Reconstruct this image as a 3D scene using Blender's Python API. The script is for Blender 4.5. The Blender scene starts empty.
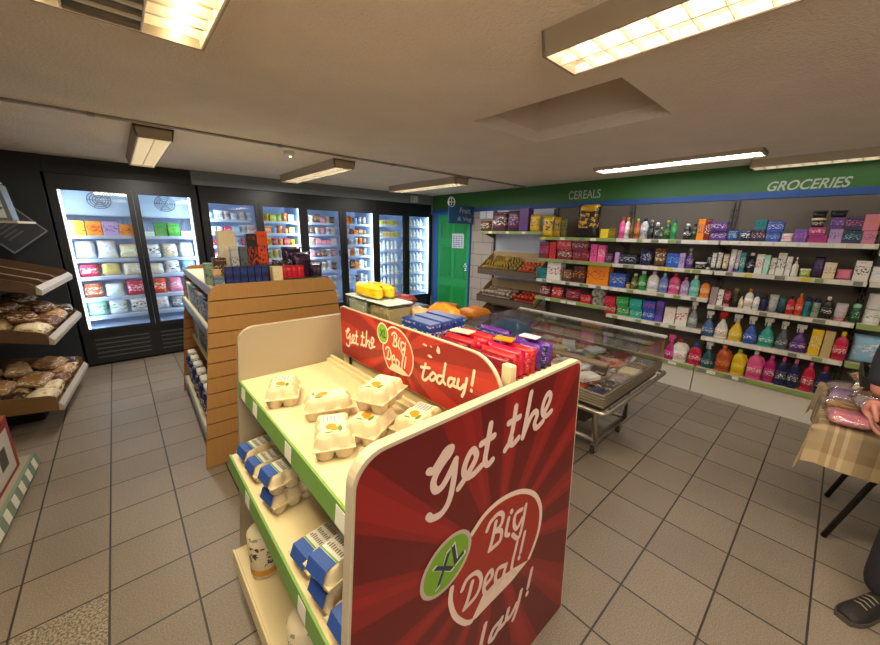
import bpy, bmesh, math, random
from mathutils import Vector, Matrix, noise as mnoise
S = bpy.context.scene
COL = S.collection
R = random.Random(7)
PI = math.pi

# ---------------------------------------------------------------- camera
cam_data = bpy.data.cameras.new('camera')
cam = bpy.data.objects.new('camera', cam_data)
COL.objects.link(cam)
cam_data.sensor_fit = 'HORIZONTAL'
cam_data.sensor_width = 36.0
cam_data.lens = 36.0 * 354.25 / 880.0
cam_data.clip_start = 0.03
cam_data.clip_end = 100
CR, CU, CF = ((0.746313, -0.665348, 0.018140), (0.149302, 0.193905, 0.969592), (0.648634, 0.720911, -0.244052))
cam.matrix_world = Matrix(((CR[0], CU[0], -CF[0], 0.0), (CR[1], CU[1], -CF[1], 0.0), (CR[2], CU[2], -CF[2], 1.65), (0, 0, 0, 1)))
S.camera = cam

# ---------------------------------------------------------------- world, exposure
W = bpy.data.worlds.new('world')
S.world = W
W.use_nodes = True
W.node_tree.nodes['Background'].inputs[0].default_value = (0.8, 0.85, 1.0, 1)
W.node_tree.nodes['Background'].inputs[1].default_value = 0.15
S.view_settings.view_transform = 'Standard'
S.view_settings.look = 'None'
S.view_settings.gamma = 1.0
S.view_settings.exposure = 0.5
S.view_settings.use_curve_mapping = False

# lamp strengths: (power of the light, colour)
CEIL = 2.38
LAMP = {
    'near_left': (27, (1.0, 0.83, 0.52)),
    'near_right': (19, (1.0, 0.84, 0.64)),
    'far': (18, (1.0, 0.93, 0.82)),
    'wall': (3.4, (0.95, 0.97, 1.0)),
    'wall_dim': (0.7, (1.0, 0.93, 0.82)),
    'behind': (7, (1.0, 0.86, 0.66)),  # for the unseen fittings added to brighten the ceiling
    'fridge': (5, (0.68, 0.83, 1.0)),
    'window': (28, (1.0, 0.93, 0.84)),  # for the unseen side glazing added as ceiling fill
}

# ---------------------------------------------------------------- small helpers
def lin(h):
    if isinstance(h, tuple):
        return h
    h = h.lstrip('#')
    o = []
    for i in (0, 2, 4):
        c = int(h[i:i + 2], 16) / 255
        o.append(c / 12.92 if c <= 0.04045 else ((c + 0.055) / 1.055) ** 2.4)
    return tuple(o)

PAL = dict(white='#e6e4df', cream='#e6d7b4', sand='#cdb184', brown='#6b432c', umber='#3d2720', plum='#5c2844', purple='#5a2a86',
    lilac='#b69bd0', yellow='#e8c21f', mustard='#b58f1d', olive='#67661f', black='#17171a', gold='#d29a22', lime='#a8c832',
    pink='#e8589c', rust='#b5542a', orange='#ea8a1e', silver='#b9bcc2', navy='#1a2358', grey='#8b8d90', forest='#1d4a2b',
    green='#2f9a48', teal='#1d7f86', wine='#7c1626', blue='#2a56b4', peach='#eebd95', violet='#6a4fb2', magenta='#b8207c',
    charcoal='#35353a', aqua='#74cdcb', rose='#d97f98', red='#c4202b', ink='#1b2238', sky='#8fc0e6', mint='#9fdcc0',
    aubergine='#36203f', mauve='#a88f9b', periwinkle='#6f86d6', petrol='#19555f', vermilion='#dc4a1f', sage='#8aa08c',
    turquoise='#1fa69a', denim='#3a5d96', slate='#55626e', crimson='#c81d4a', amber='#c9792a', steel='#9fa4a8', tan='#b58a58',
    straw='#d9c07a', pale='#d9e2e6', kraft='#b08a5e')

MATS = {}
def principled(name):
    m = bpy.data.materials.new(name)
    m.use_nodes = True
    return m, m.node_tree.nodes, m.node_tree.links, m.node_tree.nodes['Principled BSDF']

def mat(name, col, rough=0.5, metal=0.0, bump=0.0, bscale=60, vary=0.0, vscale=8, coat=0.0):
    if name in MATS:
        return MATS[name]
    m, n, l, b = principled(name)
    c = lin(PAL.get(col, col) if isinstance(col, str) else col)
    b.inputs['Base Color'].default_value = (*c, 1)
    b.inputs['Roughness'].default_value = rough
    b.inputs['Metallic'].default_value = metal
    if coat:
        b.inputs['Coat Weight'].default_value = coat
    if bump or vary:
        tc = n.new('ShaderNodeTexCoord')
        nz = n.new('ShaderNodeTexNoise')
        nz.inputs['Scale'].default_value = vscale if vary else bscale
        nz.inputs['Detail'].default_value = 5
        l.new(tc.outputs['Object'], nz.inputs['Vector'])
        if vary:
            mx = n.new('ShaderNodeMix'); mx.data_type = 'RGBA'
            mx.inputs['A'].default_value = (*[max(0, x * (1 - vary)) for x in c], 1)
            mx.inputs['B'].default_value = (*[min(1, x * (1 + vary)) for x in c], 1)
            l.new(nz.outputs['Fac'], mx.inputs['Factor'])
            l.new(mx.outputs['Result'], b.inputs['Base Color'])
        if bump:
            n2 = n.new('ShaderNodeTexNoise'); n2.inputs['Scale'].default_value = bscale; n2.inputs['Detail'].default_value = 4
            l.new(tc.outputs['Object'], n2.inputs['Vector'])
            bp = n.new('ShaderNodeBump'); bp.inputs['Strength'].default_value = bump; bp.inputs['Distance'].default_value = 0.01
            l.new(n2.outputs['Fac'], bp.inputs['Height'])
            l.new(bp.outputs['Normal'], b.inputs['Normal'])
    MATS[name] = m
    return m

def emit(name, col, strength):
    if name in MATS:
        return MATS[name]
    m = bpy.data.materials.new(name); m.use_nodes = True
    n = m.node_tree.nodes; n.clear()
    e = n.new('ShaderNodeEmission'); o = n.new('ShaderNodeOutputMaterial')
    e.inputs[0].default_value = (*col, 1); e.inputs[1].default_value = strength
    m.node_tree.links.new(e.outputs[0], o.inputs[0])
    MATS[name] = m
    return m

def glass(name, tint=(1, 1, 1), refl=0.08, rough=0.02):
    if name in MATS:
        return MATS[name]
    m = bpy.data.materials.new(name); m.use_nodes = True
    n = m.node_tree.nodes; n.clear(); l = m.node_tree.links
    t = n.new('ShaderNodeBsdfTransparent'); t.inputs[0].default_value = (*tint, 1)
    g = n.new('ShaderNodeBsdfGlossy'); g.inputs['Roughness'].default_value = rough
    fr = n.new('ShaderNodeLayerWeight'); fr.inputs[0].default_value = 0.25
    mth = n.new('ShaderNodeMath'); mth.operation = 'MULTIPLY_ADD'; mth.inputs[1].default_value = 0.35; mth.inputs[2].default_value = refl
    mx = n.new('ShaderNodeMixShader'); o = n.new('ShaderNodeOutputMaterial')
    l.new(fr.outputs['Fresnel'], mth.inputs[0]); l.new(mth.outputs[0], mx.inputs[0])
    l.new(t.outputs[0], mx.inputs[1]); l.new(g.outputs[0], mx.inputs[2]); l.new(mx.outputs[0], o.inputs[0])
    MATS[name] = m
    return m

def pack(c1, c2, rough=0.38, scale=3.2):
    scale = scale * 1.7
    """printed packaging: base colour, a printed band and blobs of a second ink"""
    name = 'print_%s_%s' % (c1.strip('#'), c2.strip('#'))
    if name in MATS:
        return MATS[name]
    m, n, l, b = principled(name)
    a, c = lin(PAL.get(c1, c1)), lin(PAL.get(c2, c2))
    tc = n.new('ShaderNodeTexCoord'); sp = n.new('ShaderNodeSeparateXYZ')
    l.new(tc.outputs['Generated'], sp.inputs[0])
    oi = n.new('ShaderNodeObjectInfo')
    ad = n.new('ShaderNodeVectorMath'); ad.operation = 'MULTIPLY_ADD'
    ad.inputs[1].default_value = (1, 1, 2.2)
    l.new(tc.outputs['Generated'], ad.inputs[0])
    cx = n.new('ShaderNodeCombineXYZ'); mu = n.new('ShaderNodeMath'); mu.operation = 'MULTIPLY'; mu.inputs[1].default_value = 37.0
    l.new(oi.outputs['Random'], mu.inputs[0]); l.new(mu.outputs[0], cx.inputs[1]); l.new(cx.outputs[0], ad.inputs[2])
    nz = n.new('ShaderNodeTexNoise'); nz.inputs['Scale'].default_value = scale; nz.inputs['Detail'].default_value = 3; nz.inputs['Roughness'].default_value = 0.65
    l.new(ad.outputs[0], nz.inputs['Vector'])
    rp = n.new('ShaderNodeValToRGB'); rp.color_ramp.interpolation = 'CONSTANT'
    e = rp.color_ramp.elements; e[0].position = 0; e[0].color = (0, 0, 0, 1); e[1].position = 0.54; e[1].color = (1, 1, 1, 1)
    l.new(nz.outputs['Fac'], rp.inputs[0])
    zr = n.new('ShaderNodeValToRGB'); zr.color_ramp.interpolation = 'CONSTANT'
    ze = zr.color_ramp.elements; ze[0].position = 0; ze[0].color = (0.1, 0.1, 0.1, 1); ze[1].position = 0.08; ze[1].color = (0, 0, 0, 1)
    for p, v in ((0.3, 1.0), (0.74, 0.0), (0.88, 0.55), (0.94, 0.0)):
        q = ze.new(p); q.color = (v, v, v, 1)
    l.new(sp.outputs[2], zr.inputs[0])
    mm = n.new('ShaderNodeMath'); mm.operation = 'MULTIPLY'
    l.new(rp.outputs[0], mm.inputs[0]); l.new(zr.outputs[0], mm.inputs[1])
    mx = n.new('ShaderNodeMix'); mx.data_type = 'RGBA'
    mx.inputs['A'].default_value = (*a, 1); mx.inputs['B'].default_value = (*c, 1)
    l.new(mm.outputs[0], mx.inputs['Factor']); l.new(mx.outputs['Result'], b.inputs['Base Color'])
    b.inputs['Roughness'].default_value = rough
    MATS[name] = m
    return m

# ---------------------------------------------------------------- objects
BASE = {}
LABELS = {}
def tag(o, label, cat, group=None, kind=None):
    if label:
        o['label'] = label
    if cat:
        o['category'] = cat
    if group:
        o['group'] = group
    if kind:
        o['kind'] = kind
    return o

def thing(name, label, cat, loc=(0, 0, 0), rz=0.0, group=None):
    o = bpy.data.objects.new(name, None)
    o.empty_display_size = 0.05
    COL.objects.link(o)
    o.location = loc
    o.rotation_euler = (0, 0, rz)
    BASE[o.name] = Vector(loc)
    tag(o, label, cat, group)
    return o

def copy_tree(o, parent=None):
    c = o.copy(); COL.objects.link(c)
    if parent is not None:
        c.parent = parent
    for ch in list(o.children):
        copy_tree(ch, c)
    return c

class MB:
    def __init__(s):
        s.bm = bmesh.new(); s.mi = 0
    def _f(s, vs):
        try:
            f = s.bm.faces.new(vs); f.material_index = s.mi; return f
        except ValueError:
            return None
    def box(s, x0, x1, y0, y1, z0, z1, bev=0.0, M=None, seg=1):
        vs = [s.bm.verts.new((x, y, z)) for x in (x0, x1) for y in (y0, y1) for z in (z0, z1)]
        fs = [s._f([vs[i] for i in q]) for q in ((0, 1, 3, 2), (4, 6, 7, 5), (0, 4, 5, 1), (2, 3, 7, 6), (0, 2, 6, 4), (1, 5, 7, 3))]
        if bev:
            es = {e for f in fs for e in f.edges}
            r = bmesh.ops.bevel(s.bm, geom=list(es), offset=bev, segments=seg, affect='EDGES', profile=0.5)
            vs = list({v for f in r['faces'] for v in f.verts} | {v for v in vs if v.is_valid})
            for f in r['faces']:
                f.material_index = s.mi
        if M is not None:
            for v in vs:
                v.co = M @ v.co
        return vs
    def lathe(s, prof, seg=16, sx=1.0, sy=1.0, c=(0, 0, 0), M=None, cap=True):
        rings = []
        for r, z in prof:
            ring = []
            for i in range(seg):
                a = 2 * PI * i / seg
                p = Vector((c[0] + r * sx * math.cos(a), c[1] + r * sy * math.sin(a), c[2] + z))
                ring.append(s.bm.verts.new(M @ p if M is not None else p))
            rings.append(ring)
        for a, b in zip(rings, rings[1:]):
            for i in range(seg):
                f = s._f([a[i], a[(i + 1) % seg], b[(i + 1) % seg], b[i]])
                if f: f.smooth = True
        if cap:
            s._f(list(reversed(rings[0]))); s._f(rings[-1])
        return s
    def prism(s, pts, fn, a, b):
        """extrude outline pts (u, v) between depths a and b; fn(u, v, d) -> xyz"""
        A = [s.bm.verts.new(fn(u, v, a)) for u, v in pts]
        B = [s.bm.verts.new(fn(u, v, b)) for u, v in pts]
        s._f(A); s._f(list(reversed(B)))
        n = len(pts)
        for i in range(n):
            s._f([A[i], B[i], B[(i + 1) % n], A[(i + 1) % n]])
    def tube(s, pts, r, seg=8, closed=False):
        pts = [Vector(p) for p in pts]; rings = []
        n = len(pts)
        for i, p in enumerate(pts):
            d = (pts[(i + 1) % n] if (closed or i < n - 1) else p) - (pts[i - 1] if (closed or i > 0) else p)
            d.normalize()
            up = Vector((0, 0, 1)) if abs(d.z) < 0.95 else Vector((1, 0, 0))
            x = d.cross(up).normalized(); y = x.cross(d)
            rr = r[i] if isinstance(r, (list, tuple)) else r
            rings.append([s.bm.verts.new(p + rr * (math.cos(2 * PI * k / seg) * x + math.sin(2 * PI * k / seg) * y)) for k in range(seg)])
        prs = list(zip(rings, rings[1:])) + ([(rings[-1], rings[0])] if closed else [])
        for a, b in prs:
            for k in range(seg):
                f = s._f([a[k], a[(k + 1) % seg], b[(k + 1) % seg], b[k]])
                if f: f.smooth = True
        if not closed:
            s._f(rings[0]); s._f(list(reversed(rings[-1])))
    def grid(s, fn, nu, nv, smooth=True, flip=False):
        g = [[s.bm.verts.new(fn(i / nu, j / nv)) for j in range(nv + 1)] for i in range(nu + 1)]
        for i in range(nu):
            for j in range(nv):
                q = [g[i][j], g[i + 1][j], g[i + 1][j + 1], g[i][j + 1]]
                f = s._f(list(reversed(q)) if flip else q)
                if f: f.smooth = smooth
        return g
    def ball(s, c, rx, ry=None, rz=None, u=12, v=8, rough=0.0):
        ry = ry or rx; rz = rz or rx
        prof = []
        rings = []
        for j in range(1, v):
            t = PI * j / v
            ring = []
            for i in range(u):
                a = 2 * PI * i / u
                d = Vector((math.sin(t) * math.cos(a), math.sin(t) * math.sin(a), -math.cos(t)))
                k = 1 + rough * mnoise.noise(d * 2.3 + Vector(c) * 9)
                ring.append(s.bm.verts.new((c[0] + rx * d.x * k, c[1] + ry * d.y * k, c[2] + rz * d.z * k)))
            rings.append(ring)
        b = s.bm.verts.new((c[0], c[1], c[2] - rz)); t = s.bm.verts.new((c[0], c[1], c[2] + rz))
        for i in range(u):
            for q in ([b, rings[0][(i + 1) % u], rings[0][i]], [t, rings[-1][i], rings[-1][(i + 1) % u]]):
                f = s._f(q)
                if f: f.smooth = True
        for a, bb in zip(rings, rings[1:]):
            for i in range(u):
                f = s._f([a[i], a[(i + 1) % u], bb[(i + 1) % u], bb[i]])
                if f: f.smooth = True
    def build(s, name, mats, parent=None, label=None, recalc=True):
        if recalc:
            bmesh.ops.recalc_face_normals(s.bm, faces=s.bm.faces[:])
        if parent is not None and parent.name in BASE:
            o0 = BASE[parent.name]
            for v in s.bm.verts:
                v.co -= o0
        else:
            o0 = Vector((0, 0, 0))
        me = bpy.data.meshes.new(name); s.bm.to_mesh(me); s.bm.free()
        for m in (mats if isinstance(mats, (list, tuple)) else [mats]):
            me.materials.append(m)
        o = bpy.data.objects.new(name, me); COL.objects.link(o)
        if parent is not None:
            o.parent = parent
        BASE[o.name] = o0
        if label:
            o['label'] = label
        return o

def split_islands(o):
    """give every loose piece of a part an object of its own"""
    bm = bmesh.new(); bm.from_mesh(o.data); bm.verts.ensure_lookup_table()
    seen = set(); isl = []
    for v in bm.verts:
        if v.index in seen: continue
        st = [v]; seen.add(v.index); comp = []
        while st:
            q = st.pop(); comp.append(q.index)
            for e in q.link_edges:
                w = e.other_vert(q)
                if w.index not in seen: seen.add(w.index); st.append(w)
        isl.append(set(comp))
    bm.free()
    if len(isl) < 2: return [o]
    out = [o]; src = o.data.copy()
    for k, c in enumerate(isl):
        b2 = bmesh.new(); b2.from_mesh(src)
        bmesh.ops.delete(b2, geom=[v for v in b2.verts if v.index not in c], context='VERTS')
        if k == 0:
            b2.to_mesh(o.data); o.data.update()
        else:
            me = bpy.data.meshes.new(o.name.split('.')[0]); b2.to_mesh(me)
            for m in src.materials: me.materials.append(m)
            n = bpy.data.objects.new(o.name.split('.')[0], me); COL.objects.link(n); n.parent = o.parent; n.matrix_local = o.matrix_local.copy()
            if 'label' in o: n['label'] = o['label']
            out.append(n)
        b2.free()
    return out

def struct(name, mb, m):
    o = mb.build(name, m); o['kind'] = 'structure'
    return o

def rebase(o, p):
    """move a top-level mesh's origin to p without moving its vertices"""
    p = Vector(p)
    for v in o.data.vertices:
        v.co -= p
    o.location = p
    return o

def text_mesh(body, size, shear=0.0, bold=0.0):
    cu = bpy.data.curves.new('lettering', 'FONT'); cu.body = body; cu.size = size; cu.shear = shear; cu.offset = bold; cu.extrude = 0.0
    o = bpy.data.objects.new('lettering', cu); COL.objects.link(o)
    dg = bpy.context.evaluated_depsgraph_get()
    me = bpy.data.meshes.new_from_object(o.evaluated_get(dg))
    bpy.data.objects.remove(o); bpy.data.curves.remove(cu)
    xs = [v.co.x for v in me.vertices]; ys = [v.co.y for v in me.vertices]
    return me, (min(xs), max(xs), min(ys), max(ys))

def text_part(name, body, m, parent, fn, box, shear=0.0, bold=0.0, label=None):
    """lettering filling box (u0, u1, v0, v1) mapped to xyz by fn(u, v)"""
    me, (x0, x1, y0, y1) = text_mesh(body, 1.0, shear, bold)
    o0 = BASE[parent.name] if parent is not None else Vector((0, 0, 0))
    for v in me.vertices:
        u = box[0] + (v.co.x - x0) / (x1 - x0) * (box[1] - box[0]); w = box[2] + (v.co.y - y0) / (y1 - y0) * (box[3] - box[2])
        v.co = Vector(fn(u, w)) - o0
    me.materials.append(m)
    o = bpy.data.objects.new(name, me); COL.objects.link(o)
    if parent is not None:
        o.parent = parent
    BASE[o.name] = o0
    if label:
        o['label'] = label
    return o

def spline(pts, sub=6):
    if len(pts) < 3:
        return pts
    out = []
    P = [pts[0]] + list(pts) + [pts[-1]]
    for i in range(1, len(P) - 2):
        for k in range(sub):
            t = k / sub
            q = []
            for a in range(2):
                p0, p1, p2, p3 = P[i - 1][a], P[i][a], P[i + 1][a], P[i + 2][a]
                q.append(0.5 * (2 * p1 + (p2 - p0) * t + (2 * p0 - 5 * p1 + 4 * p2 - p3) * t * t + (3 * p1 - p0 - 3 * p2 + p3) * t ** 3))
            out.append(tuple(q))
    out.append(pts[-1])
    return out

def strokes(mb, lines, w, fn, d=0.0):
    """flat brush strokes of width w in the (u, v) plane; fn(u, v, d) -> xyz"""
    for li, ln in enumerate(lines):
        p = spline(ln); d0 = d + li * 4e-5
        L, Rr = [], []
        for i, (x, y) in enumerate(p):
            a = p[max(0, i - 1)]; b = p[min(len(p) - 1, i + 1)]
            dx, dy = b[0] - a[0], b[1] - a[1]; q = math.hypot(dx, dy) or 1
            nx, ny = -dy / q * w / 2, dx / q * w / 2
            dd = d0 + i * 1.2e-6; L.append(mb.bm.verts.new(fn(x + nx, y + ny, dd))); Rr.append(mb.bm.verts.new(fn(x - nx, y - ny, dd)))
        for i in range(len(p) - 1):
            mb._f([L[i], L[i + 1], Rr[i + 1], Rr[i]])
        for e, dq in ((p[0], 1e-5), (p[-1], 3.2e-5)):
            mb._f([mb.bm.verts.new(fn(e[0] + w / 2 * math.cos(2 * PI * k / 10), e[1] + w / 2 * math.sin(2 * PI * k / 10), d0 - dq)) for k in range(10)])

def disc(mb, cu, cv, ru, rv, fn, d, n=40, rot=0.0):
    c, s_ = math.cos(rot), math.sin(rot)
    mb._f([mb.bm.verts.new(fn(cu + ru * math.cos(2 * PI * k / n) * c - rv * math.sin(2 * PI * k / n) * s_,
        cv + ru * math.cos(2 * PI * k / n) * s_ + rv * math.sin(2 * PI * k / n) * c, d)) for k in range(n)])

def area(name, loc, sx, sy, power, col, rot=(0, 0, 0), spread=PI):
    ld = bpy.data.lights.new(name, 'AREA'); ld.shape = 'RECTANGLE'; ld.size = sx; ld.size_y = sy
    ld.energy = power; ld.color = col; ld.spread = spread
    o = bpy.data.objects.new(name, ld); COL.objects.link(o); o.location = loc; o.rotation_euler = rot
    return o


# ================================================================ room shell
def floor_mat():
    m, n, l, b = principled('floor_tiles')
    tc = n.new('ShaderNodeTexCoord')
    mp = n.new('ShaderNodeMapping'); mp.inputs['Location'].default_value = (-0.045, -0.10, 0)
    l.new(tc.outputs['Object'], mp.inputs['Vector'])
    br = n.new('ShaderNodeTexBrick'); br.offset = 0.0; br.squash = 1.0
    br.inputs['Scale'].default_value = 1.0
    br.inputs['Mortar Size'].default_value = 0.0045
    br.inputs['Mortar Smooth'].default_value = 0.15
    br.inputs['Brick Width'].default_value = 0.31
    br.inputs['Row Height'].default_value = 0.3125
    br.inputs['Color1'].default_value = (*lin('#8b7f72'), 1)
    br.inputs['Color2'].default_value = (*lin('#81766a'), 1)
    br.inputs['Mortar'].default_value = (*lin('#3a332c'), 1)
    l.new(mp.outputs[0], br.inputs['Vector'])
    nz = n.new('ShaderNodeTexNoise'); nz.inputs['Scale'].default_value = 160; nz.inputs['Detail'].default_value = 3
    l.new(tc.outputs['Object'], nz.inputs['Vector'])
    n3 = n.new('ShaderNodeTexNoise'); n3.inputs['Scale'].default_value = 1.4; n3.inputs['Detail'].default_value = 4
    l.new(tc.outputs['Object'], n3.inputs['Vector'])
    r = n.new('ShaderNodeMapRange'); r.inputs['From Min'].default_value = 0.3; r.inputs['From Max'].default_value = 0.7
    r.inputs['To Min'].default_value = 0.72; r.inputs['To Max'].default_value = 1.28
    l.new(nz.outputs['Fac'], r.inputs['Value'])
    r3 = n.new('ShaderNodeMapRange'); r3.inputs['From Min'].default_value = 0.3; r3.inputs['From Max'].default_value = 0.7
    r3.inputs['To Min'].default_value = 0.9; r3.inputs['To Max'].default_value = 1.1
    l.new(n3.outputs['Fac'], r3.inputs['Value'])
    mu = n.new('ShaderNodeMath'); mu.operation = 'MULTIPLY'
    l.new(r.outputs[0], mu.inputs[0]); l.new(r3.outputs[0], mu.inputs[1])
    mx = n.new('ShaderNodeVectorMath'); mx.operation = 'SCALE'
    l.new(br.outputs['Color'], mx.inputs[0]); l.new(mu.outputs[0], mx.inputs['Scale'])
    # one replaced tile with a coarse speckle
    sp = n.new('ShaderNodeSeparateXYZ'); l.new(tc.outputs['Object'], sp.inputs[0])
    def cmp_(sock, op, val):
        q = n.new('ShaderNodeMath'); q.operation = op; q.inputs[1].default_value = val; l.new(sock, q.inputs[0]); return q.outputs[0]
    def mul_(a_, b_):
        q = n.new('ShaderNodeMath'); q.operation = 'MULTIPLY'; l.new(a_, q.inputs[0]); l.new(b_, q.inputs[1]); return q.outputs[0]
    msk = mul_(mul_(cmp_(sp.outputs[0], 'GREATER_THAN', -.570), cmp_(sp.outputs[0], 'LESS_THAN', -.270)), mul_(cmp_(sp.outputs[1], 'GREATER_THAN', 1.668), cmp_(sp.outputs[1], 'LESS_THAN', 1.970)))
    n5 = n.new('ShaderNodeTexNoise'); n5.inputs['Scale'].default_value = 110; n5.inputs['Detail'].default_value = 2
    l.new(tc.outputs['Object'], n5.inputs['Vector'])
    r5 = n.new('ShaderNodeValToRGB'); e5 = r5.color_ramp.elements; e5[0].position = .40; e5[0].color = (*lin('#5f564b'), 1); e5[1].position = .6; e5[1].color = (*lin('#a99c88'), 1)
    l.new(n5.outputs['Fac'], r5.inputs[0])
    m5 = n.new('ShaderNodeMix'); m5.data_type = 'RGBA'
    l.new(msk, m5.inputs['Factor']); l.new(mx.outputs[0], m5.inputs['A']); l.new(r5.outputs[0], m5.inputs['B'])
    l.new(m5.outputs['Result'], b.inputs['Base Color'])
    rr = n.new('ShaderNodeMapRange'); rr.inputs['To Min'].default_value = 0.36; rr.inputs['To Max'].default_value = 0.56
    l.new(n3.outputs['Fac'], rr.inputs['Value']); l.new(rr.outputs[0], b.inputs['Roughness'])
    bp = n.new('ShaderNodeBump'); bp.inputs['Strength'].default_value = 0.35; bp.inputs['Distance'].default_value = 0.004
    iv = n.new('ShaderNodeMath'); iv.operation = 'SUBTRACT'; iv.inputs[0].default_value = 1.0
    l.new(br.outputs['Fac'], iv.inputs[1]); l.new(iv.outputs[0], bp.inputs['Height']); l.new(bp.outputs[0], b.inputs['Normal'])
    return m

def block_mat():
    m, n, l, b = principled('painted_blockwork')
    tc = n.new('ShaderNodeTexCoord'); sp = n.new('ShaderNodeSeparateXYZ'); cb = n.new('ShaderNodeCombineXYZ')
    l.new(tc.outputs['Object'], sp.inputs[0]); l.new(sp.outputs[1], cb.inputs[0]); l.new(sp.outputs[2], cb.inputs[1])
    br = n.new('ShaderNodeTexBrick'); br.inputs['Scale'].default_value = 1; br.inputs['Brick Width'].default_value = 0.44
    br.inputs['Row Height'].default_value = 0.215; br.inputs['Mortar Size'].default_value = 0.006
    br.inputs['Color1'].default_value = (*lin('#b5aba4'), 1); br.inputs['Color2'].default_value = (*lin('#aea39b'), 1); br.inputs['Mortar'].default_value = (*lin('#7d746d'), 1)
    l.new(cb.outputs[0], br.inputs['Vector']); l.new(br.outputs['Color'], b.inputs['Base Color'])
    b.inputs['Roughness'].default_value = 0.7
    return m

XW = 4.96      # right wall
mb = MB(); mb.box(-1.7, 5.1, -3.2, 6.8, -0.1, 0.0); struct('floor', mb, floor_mat())
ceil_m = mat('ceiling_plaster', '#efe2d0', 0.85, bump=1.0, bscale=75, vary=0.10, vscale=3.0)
# ceiling with the square recess left open
hx0, hx1, hy0, hy1 = 1.90, 2.66, 0.86, 1.83
mb = MB()
for x0, x1, y0, y1 in ((-1.7, hx0, -3.2, 6.8), (hx1, 5.1, -3.2, 6.8), (hx0, hx1, -3.2, hy0), (hx0, hx1, hy1, 6.8)):
    mb.box(x0, x1, y0, y1, CEIL, CEIL + 0.08)
struct('ceiling', mb, ceil_m)
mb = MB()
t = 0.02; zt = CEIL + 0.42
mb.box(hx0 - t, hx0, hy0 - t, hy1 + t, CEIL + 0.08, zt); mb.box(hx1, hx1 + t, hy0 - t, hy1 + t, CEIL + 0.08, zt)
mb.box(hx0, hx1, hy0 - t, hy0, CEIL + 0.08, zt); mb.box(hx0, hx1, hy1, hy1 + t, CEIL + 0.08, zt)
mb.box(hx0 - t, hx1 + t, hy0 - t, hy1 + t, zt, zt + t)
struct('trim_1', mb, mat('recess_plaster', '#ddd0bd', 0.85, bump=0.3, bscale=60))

mb = MB(); mb.box(XW, XW + 0.1, -3.2, 6.8, 0, CEIL); struct('wall_right', mb, block_mat())
mb = MB(); mb.box(-1.7, 5.1, 6.7, 6.8, 0, CEIL); struct('wall_back', mb, mat('dark_wall', '#3c4047', 0.7))
mb = MB(); mb.box(-1.7, -1.6, -3.2, 6.8, 0, CEIL); struct('wall_left', mb, mat('left_wall_paint', '#4b4540', 0.7))
mb = MB(); mb.box(-1.7, 5.1, -3.3, -3.2, 0, CEIL); struct('wall_front', mb, mat('front_wall_paint', '#a89a84', 0.7))
# unseen side glazing behind the photographer, added to brighten the ceiling
mb = MB()
for q in ((-3.0, -.9, .95, 1.02), (-3.0, -.9, 2.10, 2.17), (-3.0, -2.93, 1.02, 2.10), (-.97, -.9, 1.02, 2.10), (-1.98, -1.92, 1.02, 2.10)):
    mb.box(-1.6, -1.56, q[0], q[1], q[2], q[3])
w_ = struct('window_1', mb, mat('added_window_frame', '#d0ccc2', .5))
mb = MB(); mb.box(-1.597, -1.592, -2.93, -.97, 1.02, 2.10); mb.build('added_window_glow', emit('added_glow', (1, .97, .92), 1.5), w_)
area('lamp_window', (-1.55, -1.95, 1.55), 1.9, 1.0, *LAMP['window'], rot=(PI / 2, 0, -PI / 2))
# dark boarding left of the fridges and the bulkhead above them
mb = MB(); mb.box(-1.6, -0.49, 5.78, 5.84, 0, CEIL); mb.box(-1.6, 0.84, 5.80, 5.86, 2.205, CEIL); mb.box(-0.49, -0.47, 5.78, 5.84, 2.205, CEIL)
struct('trim_2', mb, mat('dark_boarding', '#24272b', 0.6))
mb = MB(); mb.box(0.84, XW, 5.76, 5.84, 2.205, CEIL); mb.box(4.915, XW, 5.76, 5.84, 0, 2.205)
struct('trim_3', mb, mat('bulkhead_grey', '#777f88', 0.6))
# green and blue fascia along the right wall
mb = MB(); mb.box(4.925, XW, -3.2, 5.76, 2.11, CEIL); struct('trim_4', mb, mat('fascia_green', '#2f6426', 0.5))
mb = MB(); mb.box(4.915, XW, -3.2, 5.76, 2.045, 2.11); struct('trim_5', mb, mat('fascia_blue', '#214c8e', 0.5))

# fascia words
grey_letters = mat('fascia_letters', '#aab3a6', 0.5)
rw = lambda X: (lambda u, v: (X, -u, v))
for body, lab, box, sh, bd in (('CEREALS', 'pale CEREALS lettering on the green fascia over the cereals', (-2.775, -2.315, 2.150, 2.262), 0.0, 0.01),
        ('GROCERIES', 'pale slanted GROCERIES lettering on the green fascia at right', (-0.635, -0.075, 2.115, 2.205), 0.25, 0.018)):
    mid = (4.923, -(box[0] + box[1]) / 2, box[2])
    t = thing('fascia_lettering', lab, 'lettering', mid)
    text_part('letters', body, grey_letters, t, lambda u, v: (4.9235, -u, v), box, sh, bd)

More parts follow.
